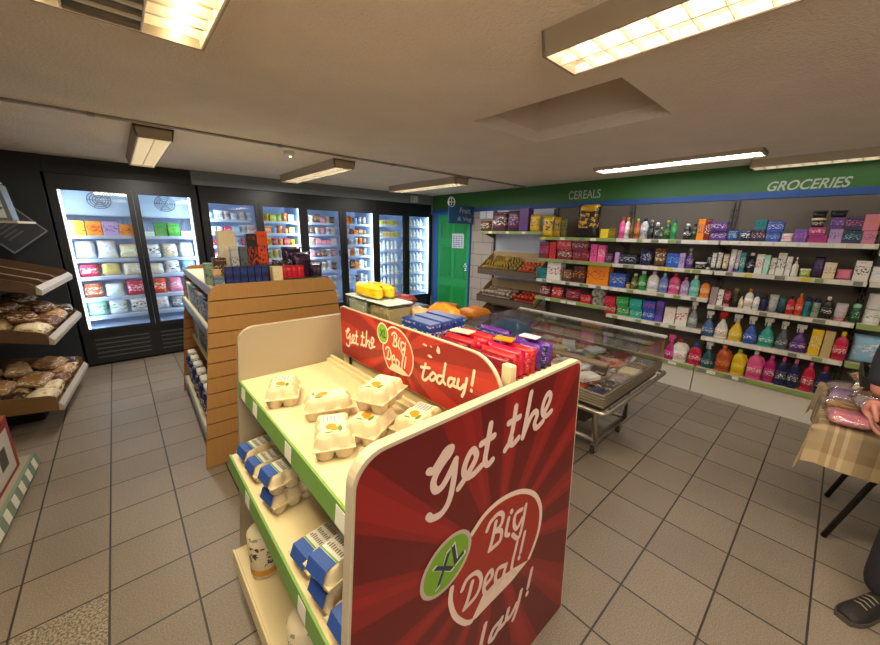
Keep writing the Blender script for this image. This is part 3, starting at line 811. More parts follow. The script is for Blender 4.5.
WALL_GOODS = {
'A0': [
  ('bag',4.019,0.224,0.16,'brown','white','small brown and white snack bag'),
  ('bag',3.74,0.327,0.291,'plum','white','brown family bag with white lettering'),
  ('bag',3.453,0.239,0.309,'plum','lilac','purple pack with a pale figure on its front'),
  ('box',3.251,0.158,0.329,'purple','plum','tall plain purple carton'),
  ('bag',3.066,0.169,0.239,'yellow','purple','yellow bag with a purple corner'),
 ],
'B0': [
  ('bag',2.85,0.19,0.286,'yellow','purple','bright yellow bag with a purple price ticket'),
  ('bag',2.7,0.103,0.268,'mustard','black','slim mustard bag beside the bright yellow bag'),
  ('bag',2.6,0.088,0.251,'olive','black','dark olive bag beside the slim mustard one'),
  ('bag',2.284,0.308,0.411,'black','gold','large black pet food sack with a gold top'),
  ('box',2.035,0.097,0.109,'yellow','lime','small yellow and lime carton'),
  ('box',1.947,0.07,0.119,'olive','gold','small olive green carton'),
 ],
'C0': [
  ('bottle',1.842,0.062,0.246,'pink','rust','pink hair bottle with a rust coloured cap'),
  ('bottle',1.779,0.055,0.242,'white','orange','white hair bottle with an orange cap'),
  ('bottle',1.724,0.042,0.229,'brown','olive','brown bottle with an olive cap'),
  ('bottle',1.669,0.059,0.227,'rust','lime','rust red bottle with a lime cap'),
  ('bottle',1.595,0.08,0.235,'silver','navy','silver labelled shampoo with a navy cap'),
  ('bottle',1.517,0.062,0.21,'black','grey','black shampoo bottle'),
  ('can',1.454,0.041,0.186,'black','white','black can with a white stripe'),
  ('bottle',1.408,0.038,0.131,'forest','white','short forest green bottle'),
  ('bottle',1.355,0.062,0.204,'forest','lime','dark green bottle with a pale lime label'),
  ('bottle',1.288,0.053,0.213,'green','teal','green bottle with a teal shoulder'),
  ('bottle',1.162,0.069,0.166,'black','white','black bottle with a white flash'),
  ('bottle',1.097,0.052,0.165,'forest','black','dark green bottle with a black cap'),
  ('box',1.037,0.06,0.213,'orange','purple','orange carton with a purple top'),
  ('box',0.981,0.043,0.211,'wine','white','wine red carton'),
  ('box',0.881,0.128,0.094,'purple','white','purple pad pack at the bottom of its stack'),
  ('bag',0.764,0.087,0.097,'blue','lime','blue pad pouch with a lime edge'),
  ('box',0.89,0.132,0.083,'purple','white','purple pad pack on top of its stack',0.095),
 ],
'D0': [
  ('bag',0.668,0.091,0.1,'navy','white','navy pad pouch with an oval emblem'),
  ('box',0.574,0.091,0.107,'navy','peach','navy and peach pad box'),
  ('box',0.468,0.094,0.087,'blue','silver','blue and silver pad box under another'),
  ('bag',0.373,0.08,0.076,'white','pink','white pouch with a pink corner'),
  ('box',0.288,0.083,0.113,'violet','pink','violet box with a pink lower half'),
  ('box',0.177,0.111,0.064,'magenta','purple','magenta box at the bottom of its stack'),
  ('box',0.077,0.079,0.12,'lilac','purple','lilac box at the bottom beside the magenta boxes'),
  ('box',-0.019,0.091,0.105,'navy','aqua','navy box with aqua foot at the bottom of its stack'),
  ('box',-0.11,0.072,0.103,'rose','blue','rose and blue box at the shelf end'),
  ('box',0.192,0.097,0.064,'magenta','white','magenta box second in its stack',0.065),
  ('box',0.465,0.11,0.09,'blue','white','blue pad box on top of the blue and silver one',0.088),
  ('box',-0.102,0.082,0.126,'rose','orange','rose and orange box on top at the shelf end',0.104),
  ('box',-0.01,0.092,0.109,'navy','pink','navy box with a pink oval on top of its stack',0.106),
  ('box',0.57,0.083,0.092,'teal','navy','teal pad box on top of the navy and peach one',0.108),
  ('box',0.086,0.077,0.09,'purple','lilac','purple box on top of the lilac one',0.121),
  ('tub',0.202,0.091,0.076,'charcoal','cream','charcoal tray with cream base on the magenta boxes',0.13),
  ('tub',0.204,0.092,0.063,'black','charcoal','black oval tub on the charcoal tray',0.207),
  ('tub',0.093,0.099,0.057,'black','charcoal','black oval tub on the purple box',0.212),
 ],
'B1': [
  ('box',2.91,0.082,0.227,'plum','pink','slim plum carton at the left end'),
  ('box',2.824,0.072,0.231,'wine','pink','wine carton second from the left'),
  ('box',2.728,0.101,0.234,'red','wine','red and wine carton third from the left'),
  ('box',2.544,0.208,0.142,'wine','white','wine gravy pack at the bottom of the left stack'),
  ('box',2.314,0.221,0.136,'wine','rose','wine gravy pack at the bottom of the right stack'),
  ('box',2.138,0.085,0.221,'pink','plum','tall pink carton left of its twin'),
  ('box',2.043,0.089,0.212,'pink','white','tall pink carton with white bands'),
  ('box',1.943,0.074,0.116,'plum','lilac','short plum carton at the right end'),
  ('box',2.33,0.221,0.123,'wine','silver','wine and silver gravy pack on top of the right stack',0.137),
  ('box',2.56,0.207,0.127,'red','silver','red gravy pack on top of the left stack',0.143),
 ],
'C1': [
  ('box',1.844,0.047,0.133,'lilac','pink','narrow lilac carton'),
  ('box',1.719,0.189,0.113,'ink','silver','long ink blue box with silver script'),
  ('bag',1.53,0.133,0.195,'navy','silver','navy nappy pack with silver script'),
  ('bag',1.379,0.126,0.211,'brown','cream','brown and cream tied bag'),
  ('box',1.244,0.121,0.153,'blue','sky','blue wipes box'),
  ('box',1.154,0.05,0.16,'lilac','navy','lilac and navy carton'),
  ('pump',1.092,0.066,0.211,'purple','silver','purple pump bottle with a silver head'),
  ('tub',0.988,0.096,0.073,'black','white','low black tub with a white rim'),
  ('tube',0.918,0.037,0.164,'black','silver','black tube with a silver stripe'),
  ('tube',0.877,0.037,0.177,'white','black','black topped white tube, left of three'),
  ('tube',0.832,0.041,0.181,'white','ink','black topped white tube, middle of three'),
  ('tube',0.779,0.044,0.169,'cream','black','black topped cream tube, right of three'),
  ('tube',0.726,0.044,0.217,'white','lilac','tall white tube by the bay joint'),
 ],
'D1': [
  ('tube',0.686,0.031,0.21,'white','violet','white and violet tube by the bay joint'),
  ('box',0.645,0.038,0.193,'teal','white','teal and white carton'),
  ('bottle',0.586,0.067,0.191,'ink','white','ink coloured mouthwash with a white band'),
  ('box',0.518,0.055,0.183,'white','red','white toothpaste carton with a red side'),
  ('box',0.466,0.039,0.177,'mint','white','mint carton'),
  ('box',0.421,0.039,0.153,'white','charcoal','short white carton with a dark swirl'),
  ('box',0.369,0.056,0.201,'white','black','tall white carton with a dark swirl'),
  ('box',0.315,0.038,0.172,'white','grey','white carton with a dark ring'),
  ('pump',0.269,0.046,0.17,'white','cream','white pump bottle'),
  ('tub',0.201,0.074,0.071,'lime','white','low lime and white soap pack'),
  ('pouch',0.126,0.067,0.182,'aubergine','violet','aubergine pouch'),
  ('box',0.053,0.07,0.136,'cream','mauve','cream and mauve carton'),
  ('bag',-0.033,0.094,0.088,'rose','pink','soft pink pouch'),
  ('box',-0.127,0.086,0.163,'white','black','white carton with a black curl'),
  ('box',-0.218,0.074,0.121,'white','sky','white and sky blue carton'),
 ],
'B2': [
  ('box',2.882,0.183,0.145,'teal','black','teal and black carton at the left end'),
  ('box',2.682,0.211,0.243,'white','red','white and red soup carton'),
  ('bag',2.48,0.148,0.164,'brown','sand','brown pouch with a sand label'),
  ('box',2.302,0.168,0.22,'umber','orange','dark umber carton'),
  ('box',2.049,0.278,0.243,'orange','red','big orange carton with red lettering'),
 ],
'C2': [
  ('box',1.799,0.186,0.172,'blue','silver','blue and silver wipes box'),
  ('tub',1.677,0.048,0.073,'sand','brown','little sand coloured tub'),
  ('bottle',1.609,0.078,0.185,'olive','white','olive oil bottle with white cap'),
  ('bottle',1.522,0.087,0.222,'green','white','green baby oil bottle with white cap'),
  ('flat',1.407,0.12,0.23,'white','lilac','white lotion bottle'),
  ('flat',1.297,0.085,0.219,'periwinkle','sky','periwinkle lotion bottle'),
  ('flat',1.193,0.11,0.227,'pink','red','pink lotion bottle with a red label'),
  ('flat',1.088,0.078,0.195,'lilac','pink','lilac and pink lotion bottle'),
  ('flat',1.001,0.089,0.224,'aqua','white','pale aqua lotion bottle'),
  ('flat',0.903,0.086,0.184,'orange','forest','orange and green lotion bottle'),
 ],
'D2': [
  ('box',0.819,0.058,0.182,'mauve','grey','mauve carton'),
  ('box',0.76,0.045,0.162,'white','black','white and black carton'),
  ('tube',0.704,0.059,0.165,'wine','rose','wine red tube'),
  ('can',0.641,0.058,0.194,'black','olive','black can with an olive top'),
  ('flat',0.59,0.035,0.116,'cream','white','small cream bottle'),
  ('flat',0.535,0.066,0.198,'white','orange','white bottle with an orange disc'),
  ('flat',0.475,0.046,0.158,'white','blue','white bottle with a blue label'),
  ('can',0.422,0.05,0.147,'navy','black','navy roll-on can'),
  ('tube',0.356,0.066,0.166,'silver','grey','silver shower tube'),
  ('tube',0.292,0.05,0.151,'petrol','navy','petrol blue shower tube'),
  ('flat',0.236,0.054,0.174,'red','black','red and black shower bottle'),
  ('flat',0.18,0.05,0.201,'vermilion','orange','vermilion shower bottle'),
  ('can',0.127,0.047,0.174,'teal','navy','teal body spray'),
  ('can',0.073,0.052,0.172,'sage','navy','sage body spray with a navy cap'),
  ('flat',0.006,0.071,0.196,'black','white','large black bottle'),
  ('tube',-0.079,0.07,0.151,'silver','rose','rose topped silver tube'),
  ('can',-0.163,0.054,0.159,'forest','mint','forest green body spray'),
  ('kroll',-0.256,0.098,0.257,'white','sage','kitchen roll pack'),
 ],
'B3': [
  ('bag',2.808,0.181,0.161,'wine','white','wine red packet at the left end'),
  ('bag',2.617,0.179,0.164,'red','white','red packet second from the left'),
  ('bag',2.378,0.232,0.165,'wine','rose','wide wine packet'),
  ('box',2.174,0.136,0.114,'red','silver','red carton with silver lines'),
  ('kroll',2.002,0.162,0.104,'white','black','lower white roll pack'),
  ('kroll',2.015,0.162,0.097,'white','grey','upper white roll pack',0.105),
 ],
'C3': [
  ('box',1.844,0.136,0.109,'red','white','lower red detergent box'),
  ('box',1.688,0.141,0.119,'green','white','lower green detergent box'),
  ('box',1.537,0.134,0.115,'turquoise','white','lower turquoise detergent box'),
  ('box',1.393,0.122,0.119,'blue','white','lower blue detergent box'),
  ('box',1.29,0.076,0.238,'violet','navy','tall violet detergent box'),
  ('box',1.18,0.107,0.183,'white','peach','white tablet carton'),
  ('box',1.061,0.108,0.206,'white','red','white and red tablet carton'),
  ('spray',0.959,0.09,0.285,'grey','charcoal','grey spray bottle'),
  ('box',1.402,0.126,0.106,'blue','pink','upper blue detergent box',0.12),
  ('box',1.855,0.13,0.108,'red','pink','upper red detergent box',0.11),
  ('box',1.705,0.14,0.111,'green','mint','upper green detergent box',0.12),
  ('box',1.548,0.133,0.109,'turquoise','aqua','upper turquoise detergent box',0.116),
 ],
'D3': [
  ('spray',0.81,0.104,0.267,'denim','white','denim blue spray cleaner'),
  ('spray',0.698,0.112,0.277,'white','red','white spray cleaner with a red label'),
  ('spray',0.58,0.112,0.27,'yellow','charcoal','yellow spray cleaner'),
  ('spray',0.464,0.104,0.274,'blue','ink','blue spray cleaner'),
  ('spray',0.346,0.116,0.278,'turquoise','ink','turquoise spray cleaner'),
  ('spray',0.233,0.086,0.266,'slate','rose','slate spray cleaner with a rose label'),
  ('spray',0.121,0.114,0.255,'purple','ink','purple spray cleaner'),
  ('box',0.015,0.072,0.236,'yellow','white','yellow air freshener carton'),
  ('box',-0.06,0.061,0.236,'sand','lime','sand coloured air freshener carton'),
  ('flat',-0.137,0.084,0.25,'crimson','yellow','crimson cleaner bottle with a yellow shoulder'),
  ('bag',-0.284,0.186,0.245,'sky','white','large sky blue wipes pack'),
 ],
'D4': [
  ('jug',1.024,0.147,0.253,'white','red','white detergent jug'),
  ('flat',0.877,0.116,0.241,'crimson','blue','crimson softener bottle with a blue cap'),
  ('spray',0.762,0.107,0.289,'petrol','aqua','petrol blue spray bottle'),
  ('jug',0.628,0.121,0.283,'rust','orange','amber floor cleaner'),
  ('jug',0.501,0.112,0.27,'yellow','lime','yellow floor cleaner'),
  ('jug',0.374,0.12,0.284,'pink','white','bright pink floor cleaner'),
  ('flat',0.264,0.083,0.273,'magenta','pink','magenta softener bottle'),
  ('flat',0.178,0.074,0.278,'navy','pink','navy bleach bottle, left of the pair'),
  ('flat',0.096,0.074,0.283,'navy','rose','navy bleach bottle, right of the pair'),
  ('flat',-0.001,0.081,0.281,'crimson','pink','pink toilet cleaner with a bent neck'),
  ('flat',-0.095,0.08,0.271,'navy','crimson','navy toilet cleaner with a crimson cap'),
 ],
'C4': [
  ('spray',1.113,0.112,0.286,'magenta','pink','magenta trigger bottle'),
 ],
}

ROWW = ['top', 'second', 'third', 'fourth', 'bottom']
BAYW = {'A': 'fruit bay', 'B': 'cereals bay', 'C': 'middle bay', 'D': 'groceries bay'}
TOPS = {'A': [1.70], 'B': [1.63, 1.33, 1.04, .78, .29], 'C': [1.63, 1.33, 1.04, .70, .29], 'D': [1.63, 1.33, .98, .64, .29]}
for key, rows in WALL_GOODS.items():
    b, k = key[0], int(key[1])
    zt = TOPS[b][k]
    for row in rows:
        kind, y, w, h, c1, c2, desc = row[:7]
        dz = row[7] if len(row) > 7 else 0.0
        o = good(kind, w, h, c1, c2, '%s, %s %s shelf' % (desc, BAYW[b], ROWW[k]), group='goods on the %s %s shelf' % (BAYW[b], ROWW[k]))
        d = o['depth']; del o['depth']
        if 'gold top' in desc:
            t_ = thing('pet_food_sack', o['label'], 'bag', group=o['group'])
            for p_ in ('label', 'category', 'group'): del o[p_]
            o.parent = t_; o.name = 'sack'
            mb = MB(); pillow(mb, w * .97, h * .27, d * 1.02, 5, 8, 6, Matrix.Translation((0, 0, h * .735))); mb.build('gold_top', mat('foil_gold', '#b5861f', .3, .3), t_, 'crumpled gold top')
            o = t_
        put(o, (4.545 + d / 2 + R.uniform(0, .02) * (dz == 0), y, zt + .0005 + dz), R.uniform(-.03, .03) if w < .1 and dz == 0 else 0)
# a few packs at the frame's edge in the last bay
for k, (kind, y, w, h, c1, c2, z, desc) in enumerate([('bag', -.34, .2, .12, 'rose', 'orange', 1.58, 'rose pad bag at the right frame edge'), ('kroll', -.42, .13, .27, 'white', 'mint', .98, 'second kitchen roll pack by the right frame edge'),
        ('bag', -.58, .25, .22, 'sky', 'navy', .64, 'second wipes pack at the right frame edge')]):
    o = good(kind, w, h, c1, c2, desc); d = o['depth']; del o['depth']
    put(o, (4.55 + d / 2, y, z + .0005))

# ---------------------------------------------------------------- fruit and veg bins
bin_out = mat('bin_brown', '#5a4a3e', 0.55); bin_in = mat('bin_lining', '#a58a66', 0.7)
def produce_bin(label, zl, zb):
    t = thing('produce_bin', label, 'produce bin', (4.7, 3.51, zb - .1))
    ya, yb = 2.945, 4.075
    mb = MB()
    prof = [(4.50, zl - .10), (4.50, zl), (4.515, zl), (4.515, zl - .075), (4.89, zl + .12), (4.89, zl + .10)]
    mb.prism(prof, lambda u, v, d: (u, d, v), ya, yb)
    mb.build('tray', bin_out, t)
    mb = MB(); mb.box(4.498, 4.517, ya, yb, zl, zl + .012); mb.build('front_rail', mat('bin_rail', '#23232a', .4), t)
    mb = MB()
    for yy in (ya, yb - .012):
        mb.prism([(4.52, zl - .06), (4.52, zl + .01), (4.89, zl + .25), (4.89, zl + .125)], lambda u, v, d: (u, d, v), yy, yy + .012)
    mb.build('side_panel', bin_in, t)
    mb = MB(); mb.box(4.875, 4.888, ya + .02, yb - .02, zl + .125, zl + .27); mb.build('back_board', bin_in, t)
    return t
produce_bin('brown tilted fruit bin holding bananas under the top shelf', 1.105, 1.0)
produce_bin('brown tilted vegetable bin holding potatoes and tomatoes', .645, .5)
produce_bin('brown tilted bin nearest the floor holding purple onions', .30, .2)
def bin_pos(zl, u, y):   # u 0 front .. 1 back on the sloped bed
    return (4.535 + u * .33, y, zl - .068 + u * .175)

def banana_bunch(label):
    t = thing('banana_bunch', label, 'bananas', group='banana bunches in the fruit bin')
    m = mat('banana_skin', '#967a28', .5, vary=.3, vscale=25)
    for i in range(5):
        a = (i - 2) * .24
        pts = []
        for k in range(8):
            q = k / 7
            ang = -1.0 + 2.0 * q
            pts.append((.10 * math.sin(ang) , (i - 2) * .036 + a * .05 * (1 - q), .02 + .085 * (math.cos(ang) - .54)))
        mb = MB(); mb.tube(pts, [.006, .013, .016, .017, .017, .015, .011, .005], 7); mb.build('banana', m, t)
    mb = MB(); mb.tube([(.086, -.05, .025), (.092, .05, .025)], .012, 6); mb.build('crown', mat('banana_crown', '#5d4b1c', .7), t)
    return t
proto = None
for i, (u, y) in enumerate([(.10, 4.00), (.10, 3.84), (.10, 3.66), (.5, 3.95), (.5, 3.76), (.5, 3.6), (.82, 3.86), (.82, 3.68), (.82, 3.52)]):
    lab = 'bunch of ripe bananas heaped in the left half of the upper fruit bin'
    if proto is None: proto = o = banana_bunch(lab)
    else: o = copy_tree(proto)
    p = bin_pos(1.105, u, y); put(o, (p[0] + .05, p[1], p[2] + .014 + .03 * u), R.uniform(-.9, .9), R.uniform(-.25, .25), -.48)

def lumps(name, cat, label, group, n, zl, yr, size, col, stretch=1.0, seed=1, layers=2):
    r = random.Random(seed)
    m = mat(name + '_skin', col, .5, vary=.3, vscale=14)
    meshes = []
    for k in range(3):
        mb = MB(); mb.ball((0, 0, 0), size * stretch, size, size * .9, 10, 7, rough=.25)
        bmesh.ops.translate(mb.bm, verts=mb.bm.verts[:], vec=(0, 0, 0)); o = mb.build(name, m); meshes.append(o)
    st = size * 2.05; k = 0
    cols = max(1, int((yr[1] - yr[0]) / st)); rows = int(.33 / st)
    for lay in range(layers):
        for i in range(rows):
            for j in range(cols):
                if k >= n: break
                y = yr[0] + st * (j + .5 + .5 * (lay % 2)); u = (i + .5 + .5 * (lay % 2)) * st / .33
                if y > yr[1] or u > .98: continue
                p = bin_pos(zl, u, y)
                o = meshes[k] if k < 3 else meshes[k % 3].copy()
                if k >= 3: COL.objects.link(o)
                o.location = (p[0] + r.uniform(-.004, .004), p[1] + r.uniform(-.004, .004), p[2] + size * .95 + lay * size * 1.5)
                o.rotation_euler = (r.uniform(0, 6), r.uniform(-.3, .3), r.uniform(0, 6))
                tag(o, label, cat, group); k += 1
lumps('orange_fruit', 'fruit', 'orange fruit heaped at the right front of the upper fruit bin', 'oranges in the upper fruit bin', 22, 1.105, (2.97, 3.36), .036, '#b5521f', seed=2)
lumps('green_apple', 'fruit', 'green fruit between the bananas and the orange fruit', 'green fruit in the upper fruit bin', 8, 1.105, (3.37, 3.52), .034, '#77702c', seed=3)
lumps('potato', 'vegetable', 'pale dusty potato heaped in the left half of the lower vegetable bin', 'potatoes in the lower bin', 44, .645, (3.42, 4.05), .036, '#9a8877', 1.35, seed=4)
lumps('tomato', 'vegetable', 'red tomato heaped in the right half of the lower vegetable bin', 'tomatoes in the lower bin', 26, .645, (2.97, 3.40), .036, '#b23a20', seed=5)
lumps('purple_onion', 'vegetable', 'purple onion in the bin nearest the floor', 'onions in the lowest bin', 24, .30, (2.97, 4.05), .04, '#6d3a72', seed=6, layers=1)


# ================================================================ glass door fridges along the back wall
fr_black = mat('fridge_black', '#15171a', 0.4); fr_in = mat('fridge_white', '#b4c8e6', 0.45)
wire = mat('shelf_wire', '#c8d6e6', 0.35)
pane = glass('door_glass', (.97, .99, 1), .04)
YF = 5.80
FR = [ # x0, x1, glass ranges, z glass bottom, top, LED sides, shelf heights, evaporator
    (-.465, .875, [(-.395, .175), (.28, .80)], .47, 2.035, (1, 1), [1.545, 1.27, 1.06, .80, .575], True),
    (.905, 2.255, [(.99, 1.56), (1.665, 2.19)], .43, 1.985, (1, 1), [1.78, 1.60, 1.42, 1.22, .99, .74, .50], False),
    (2.258, 3.577, [(2.32, 2.865), (2.99, 3.515)], .43, 1.975, (1, 1), [1.78, 1.60, 1.42, 1.22, .99, .74, .50], False),
    (3.580, 4.91, [(3.645, 4.18), (4.325, 4.85)], .40, 1.96, (1, 1), [1.78, 1.56, 1.32, 1.08, .84, .62, .46], False),
]
FLAB = ['two door black freezer with round fan grilles, leftmost along the back wall', 'two door glass fridge directly behind the slatted wooden gondola',
    'two door glass fridge second from the right along the back wall', 'two door glass fridge next to the green door']
DOORW = ['first', 'second', 'third', 'fourth', 'fifth', 'sixth', 'seventh', 'eighth']
SHW = ['top', 'second', 'third', 'fourth', 'fifth', 'sixth', 'lowest']
ORD = ['first', 'second', 'third', 'fourth', 'fifth', 'sixth', 'seventh', 'eighth', 'ninth']
def fridge_goods(door, xa, xb, shelves):
    r = random.Random(door * 13 + 5)
    for si, zs in enumerate(shelves):
        top = shelves[si - 1] - .035 if si else (1.80 if door < 2 else 1.95)
        room = top - zs
        n = (4 if door < 2 else 6) if door < 6 else 6
        if door < 2 and si > 0: n = 3
        st = (xb - xa - .03) / n
        for i in range(n):
            x = xa + .015 + st * (i + .5)
            w = st - (.012 if door < 2 else .004)
            if door < 2:
                if si == 0:
                    kind, cs = 'food box', [[('yellow', 'red'), ('orange', 'red'), ('lilac', 'purple'), ('orange', 'brown')], [('pale', 'mint'), ('green', 'brown'), ('green', 'lime'), ('peach', 'red')]][door][i]
                    h = [.17, .17, .17, .14][i] if door == 0 else [.06, .17, .17, .07][i]
                else:
                    kind = 'frozen bag'
                    cs = [[('pale', 'sky'), ('white', 'sky'), ('cream', 'mint')], [('crimson', 'white'), ('straw', 'lime'), ('cream', 'sky')], [('rust', 'white'), ('pale', 'mint'), ('crimson', 'pale')], [('mint', 'forest'), ('pale', 'green'), ('white', 'charcoal')]][si - 1][i] if door == 0 else \
                        [[('pale', 'charcoal'), ('cream', 'grey'), ('pale', 'sky')], [('cream', 'sky'), ('white', 'navy'), ('sky', 'blue')], [('vermilion', 'white'), ('rose', 'pale'), ('pale', 'rose')], [('pale', 'rose'), ('grey', 'pale'), ('white', 'green')]][si - 1][i]
                    h = room * r.uniform(.6, .85)
            elif door < 6:
                kind = r.choice(['dairy tub', 'dairy carton', 'chilled pack'])
                pool = {2: [('white', 'red'), ('pale', 'navy'), ('crimson', 'white'), ('sky', 'white')], 3: [('lime', 'white'), ('yellow', 'red'), ('orange', 'white'), ('red', 'white'), ('sky', 'cream')],
                    4: [('pale', 'pink'), ('cream', 'grey'), ('brown', 'cream'), ('rose', 'white'), ('white', 'navy')], 5: [('brown', 'cream'), ('orange', 'wine'), ('pale', 'plum'), ('grey', 'white'), ('sky', 'violet')]}[door]
                cs = r.choice(pool); h = room * r.uniform(.55, .85)
            else:
                kind = 'milk bottle' if si > 1 or door == 7 else 'dairy carton'
                cs = r.choice([('pale', 'aqua'), ('white', 'turquoise'), ('pale', 'sky'), ('white', 'teal')] if kind == 'milk bottle' else [('straw', 'brown'), ('lime', 'straw'), ('grey', 'white')])
                h = room * (.85 if kind == 'milk bottle' else .55)
                w = min(w, .075)
            lab = '%s %s, %s from left on %s shelf behind %s glass door' % (cs[0], kind, ORD[i], SHW[si] if not (door < 2 and si == 4) else 'lowest', DOORW[door])
            mb = MB(); y = YF + .16
            dpt = min(.16, w * 1.1) if kind != 'milk bottle' else w
            if kind in ('food box', 'dairy carton'):
                mb.box(x - w / 2, x + w / 2, y, y + dpt, zs, zs + h, bev=.003)
            elif kind == 'frozen bag':
                pillow(mb, w * 1.02, h * 1.15, .17, r.random() * 50, 8, 8, Matrix.Translation((x, y + .09, zs)) @ Matrix.Rotation(PI / 2, 4, 'Z') @ Matrix.Rotation(r.uniform(.2, .5), 4, 'Y'))
            elif kind == 'milk bottle':
                a = w / 2
                for v in (0,):
                    mb.lathe([(a * .95, 0), (a, h * .04), (a, h * .62), (a * .45, h * .84), (a * .45, h * .9), (a * .5, h * .9), (a * .5, h)], 12, c=(x, y + a, zs))
            else:
                a = w / 2
                mb.lathe([(a * .8, 0), (a * .95, h * .86), (a, h * .86), (a, h), (a * .9, h)], 14, c=(x, y + a, zs), sy=min(1, dpt / w))
            o = mb.build({'food box': 'food_box', 'dairy carton': 'dairy_carton', 'frozen bag': 'frozen_bag', 'milk bottle': 'milk_bottle', 'dairy tub': 'dairy_tub', 'chilled pack': 'chilled_pack'}[kind], pack(*cs))
            zmin = min(v.co.z for v in o.data.vertices)
            for v in o.data.vertices: v.co.z += zs + .0005 - zmin
            rebase(o, (x, y, zs + .0005))
            tag(o, lab, kind.split()[-1], 'goods behind the %s glass door' % DOORW[door])

for fi, (x0, x1, gl, zb, zt, led, shelves, evap) in enumerate(FR):
    t = thing('glass_door_freezer' if fi == 0 else 'glass_door_fridge', FLAB[fi], 'freezer' if fi == 0 else 'fridge', ((x0 + x1) / 2, YF, 0), group='glass door cold cabinets along the back wall')
    D = 6.52
    mb = MB()
    mb.box(x0, x0 + .03, YF + .03, D, 0.03, 2.2); mb.box(x1 - .03, x1, YF + .03, D, 0.03, 2.2)
    mb.box(x0 + .03, x1 - .03, YF + .03, D, 2.14, 2.2); mb.box(x0 + .03, x1 - .03, YF + .04, D, .03, zb - .04); mb.box(x0 + .03, x1 - .03, D - .03, D, zb - .04, 2.14)
    mb.build('cabinet', fr_black, t)
    mb = MB()
    mb.box(x0 + .03, x0 + .035, YF + .1, D - .03, zb - .035, 2.13); mb.box(x1 - .035, x1 - .03, YF + .1, D - .03, zb - .035, 2.13)
    mb.box(x0 + .035, x1 - .035, D - .04, D - .031, zb - .035, 2.13); mb.box(x0 + .035, x1 - .035, YF + .1, D - .04, 2.125, 2.135); mb.box(x0 + .035, x1 - .035, YF + .1, D - .04, zb - .039, zb - .03)
    mb.build('inner_lining', fr_in, t)
    # front frame: header, sill, mullions
    mb = MB()
    mb.box(x0, x1, YF - .01, YF + .03, zt + .05, 2.2); mb.build('header_panel', fr_black, t)
    mb = MB(); mb.box(x0, x1, YF - .01, YF + .03, .03, zb - .05); mb.build('base_panel', fr_black, t)
    mb = MB()
    for k in range(5):
        for a, b in ((x0 + .1, (x0 + x1) / 2 - .06), ((x0 + x1) / 2 + .06, x1 - .1)):
            mb.box(a, b, YF - .014, YF - .01, .10 + k * .055, .113 + k * .055)
    mb.build('vent_grille', mat('grille_grey', '#5a5e63', .35, .5), t)
    for gi, (ga, gb) in enumerate(gl):
        la = x0 if gi == 0 else (gl[0][1] + gl[1][0]) / 2 + .002
        lb = x1 if gi == 1 else (gl[0][1] + gl[1][0]) / 2 - .002
        mb = MB(); fy0, fy1 = YF - .045, YF - .012
        mb.box(la, ga, fy0, fy1, zb - .05, zt + .05); mb.box(gb, lb, fy0, fy1, zb - .05, zt + .05)
        mb.box(ga, gb, fy0, fy1, zb - .05, zb); mb.box(ga, gb, fy0, fy1, zt, zt + .05)
        dr = mb.build('door', fr_black, t)
        mb = MB(); mb.box(ga, gb, fy0 + .012, fy0 + .018, zb, zt); mb.build('glass_pane', pane, dr)
        hx = gb + .02 if gi == 0 else ga - .02
        mb = MB(); mb.box(hx - .012, hx + .012, fy0 - .03, fy0, .95, 1.3, bev=.006); mb.build('door_handle', fr_black, dr)
    for si, zs in enumerate(shelves):
        mb = MB()
        mb.box(x0 + .04, x1 - .04, YF + .125, YF + .137, zs - .012, zs); 
        for k in range(9):
            mb.box(x0 + .04, x1 - .04, YF + .18 + k * .06, YF + .19 + k * .06, zs - .009, zs)
        sh = mb.build('shelf', wire, t)
        mb = MB(); mb.box(x0 + .04, x1 - .04, YF + .117, YF + .125, zs - .03, zs + .006); mb.build('price_rail', mat('fridge_rail', '#aebfdc', .35), sh)
    if evap:
        mb = MB(); mb.box(x0 + .036, x1 - .036, YF + .45, D - .041, 1.78, 2.12, bev=.02, seg=2); mb.build('evaporator_cover', mat('evaporator_white', '#b9cfe0', .4), t)
        for ga, gb in gl:
            cx = (ga + gb) / 2 + .03; cz = 1.97
            ring = MB()
            for rr in (.035, .06, .085, .11):
                ring.tube([(cx + rr * math.cos(a * PI / 14), YF + .445, cz + rr * .9 * math.sin(a * PI / 14)) for a in range(28)], .004, 5, closed=True)
            for a in range(6):
                ring.tube([(cx, YF + .445, cz), (cx + .115 * math.cos(a * PI / 3), YF + .445, cz + .1 * math.sin(a * PI / 3))], .004, 5)
            ring.build('fan_grille', mat('grille_steel', '#5f6b78', .4, .4), t)
        mb = MB()
        for k in range(60):
            x = x0 + .05 + k * (x1 - x0 - .1) / 59
            mb.tube([(x, D - .05, zb), (x, D - .05, 1.78)], .0035, 4)
        mb.build('back_rods', wire, t)
    p, c = LAMP['fridge']
    for s_, xx in ((1, gl[0][0] + .010 if fi == 0 else x0 + .045), (-1, x1 - .045 if fi else gl[1][1] - .010)):
        mb = MB(); mb.box(xx - .009, xx + .009, YF + .035, YF + .05, zb - .02, zt + .03); mb.build('light_strip', emit('fridge_led', (.80, .92, 1), 5), t, 'glowing white light strip')
        area('lamp_fridge', (xx + s_ * .012, YF + .055, (zb + zt) / 2), .03, zt - zb, p, c, rot=(PI / 2, 0, -s_ * .55), spread=2.6)
    for gi, (ga, gb) in enumerate(gl):
        fridge_goods(fi * 2 + gi, max(ga - .04, x0 + .06), min(gb + .04, x1 - .06), shelves)


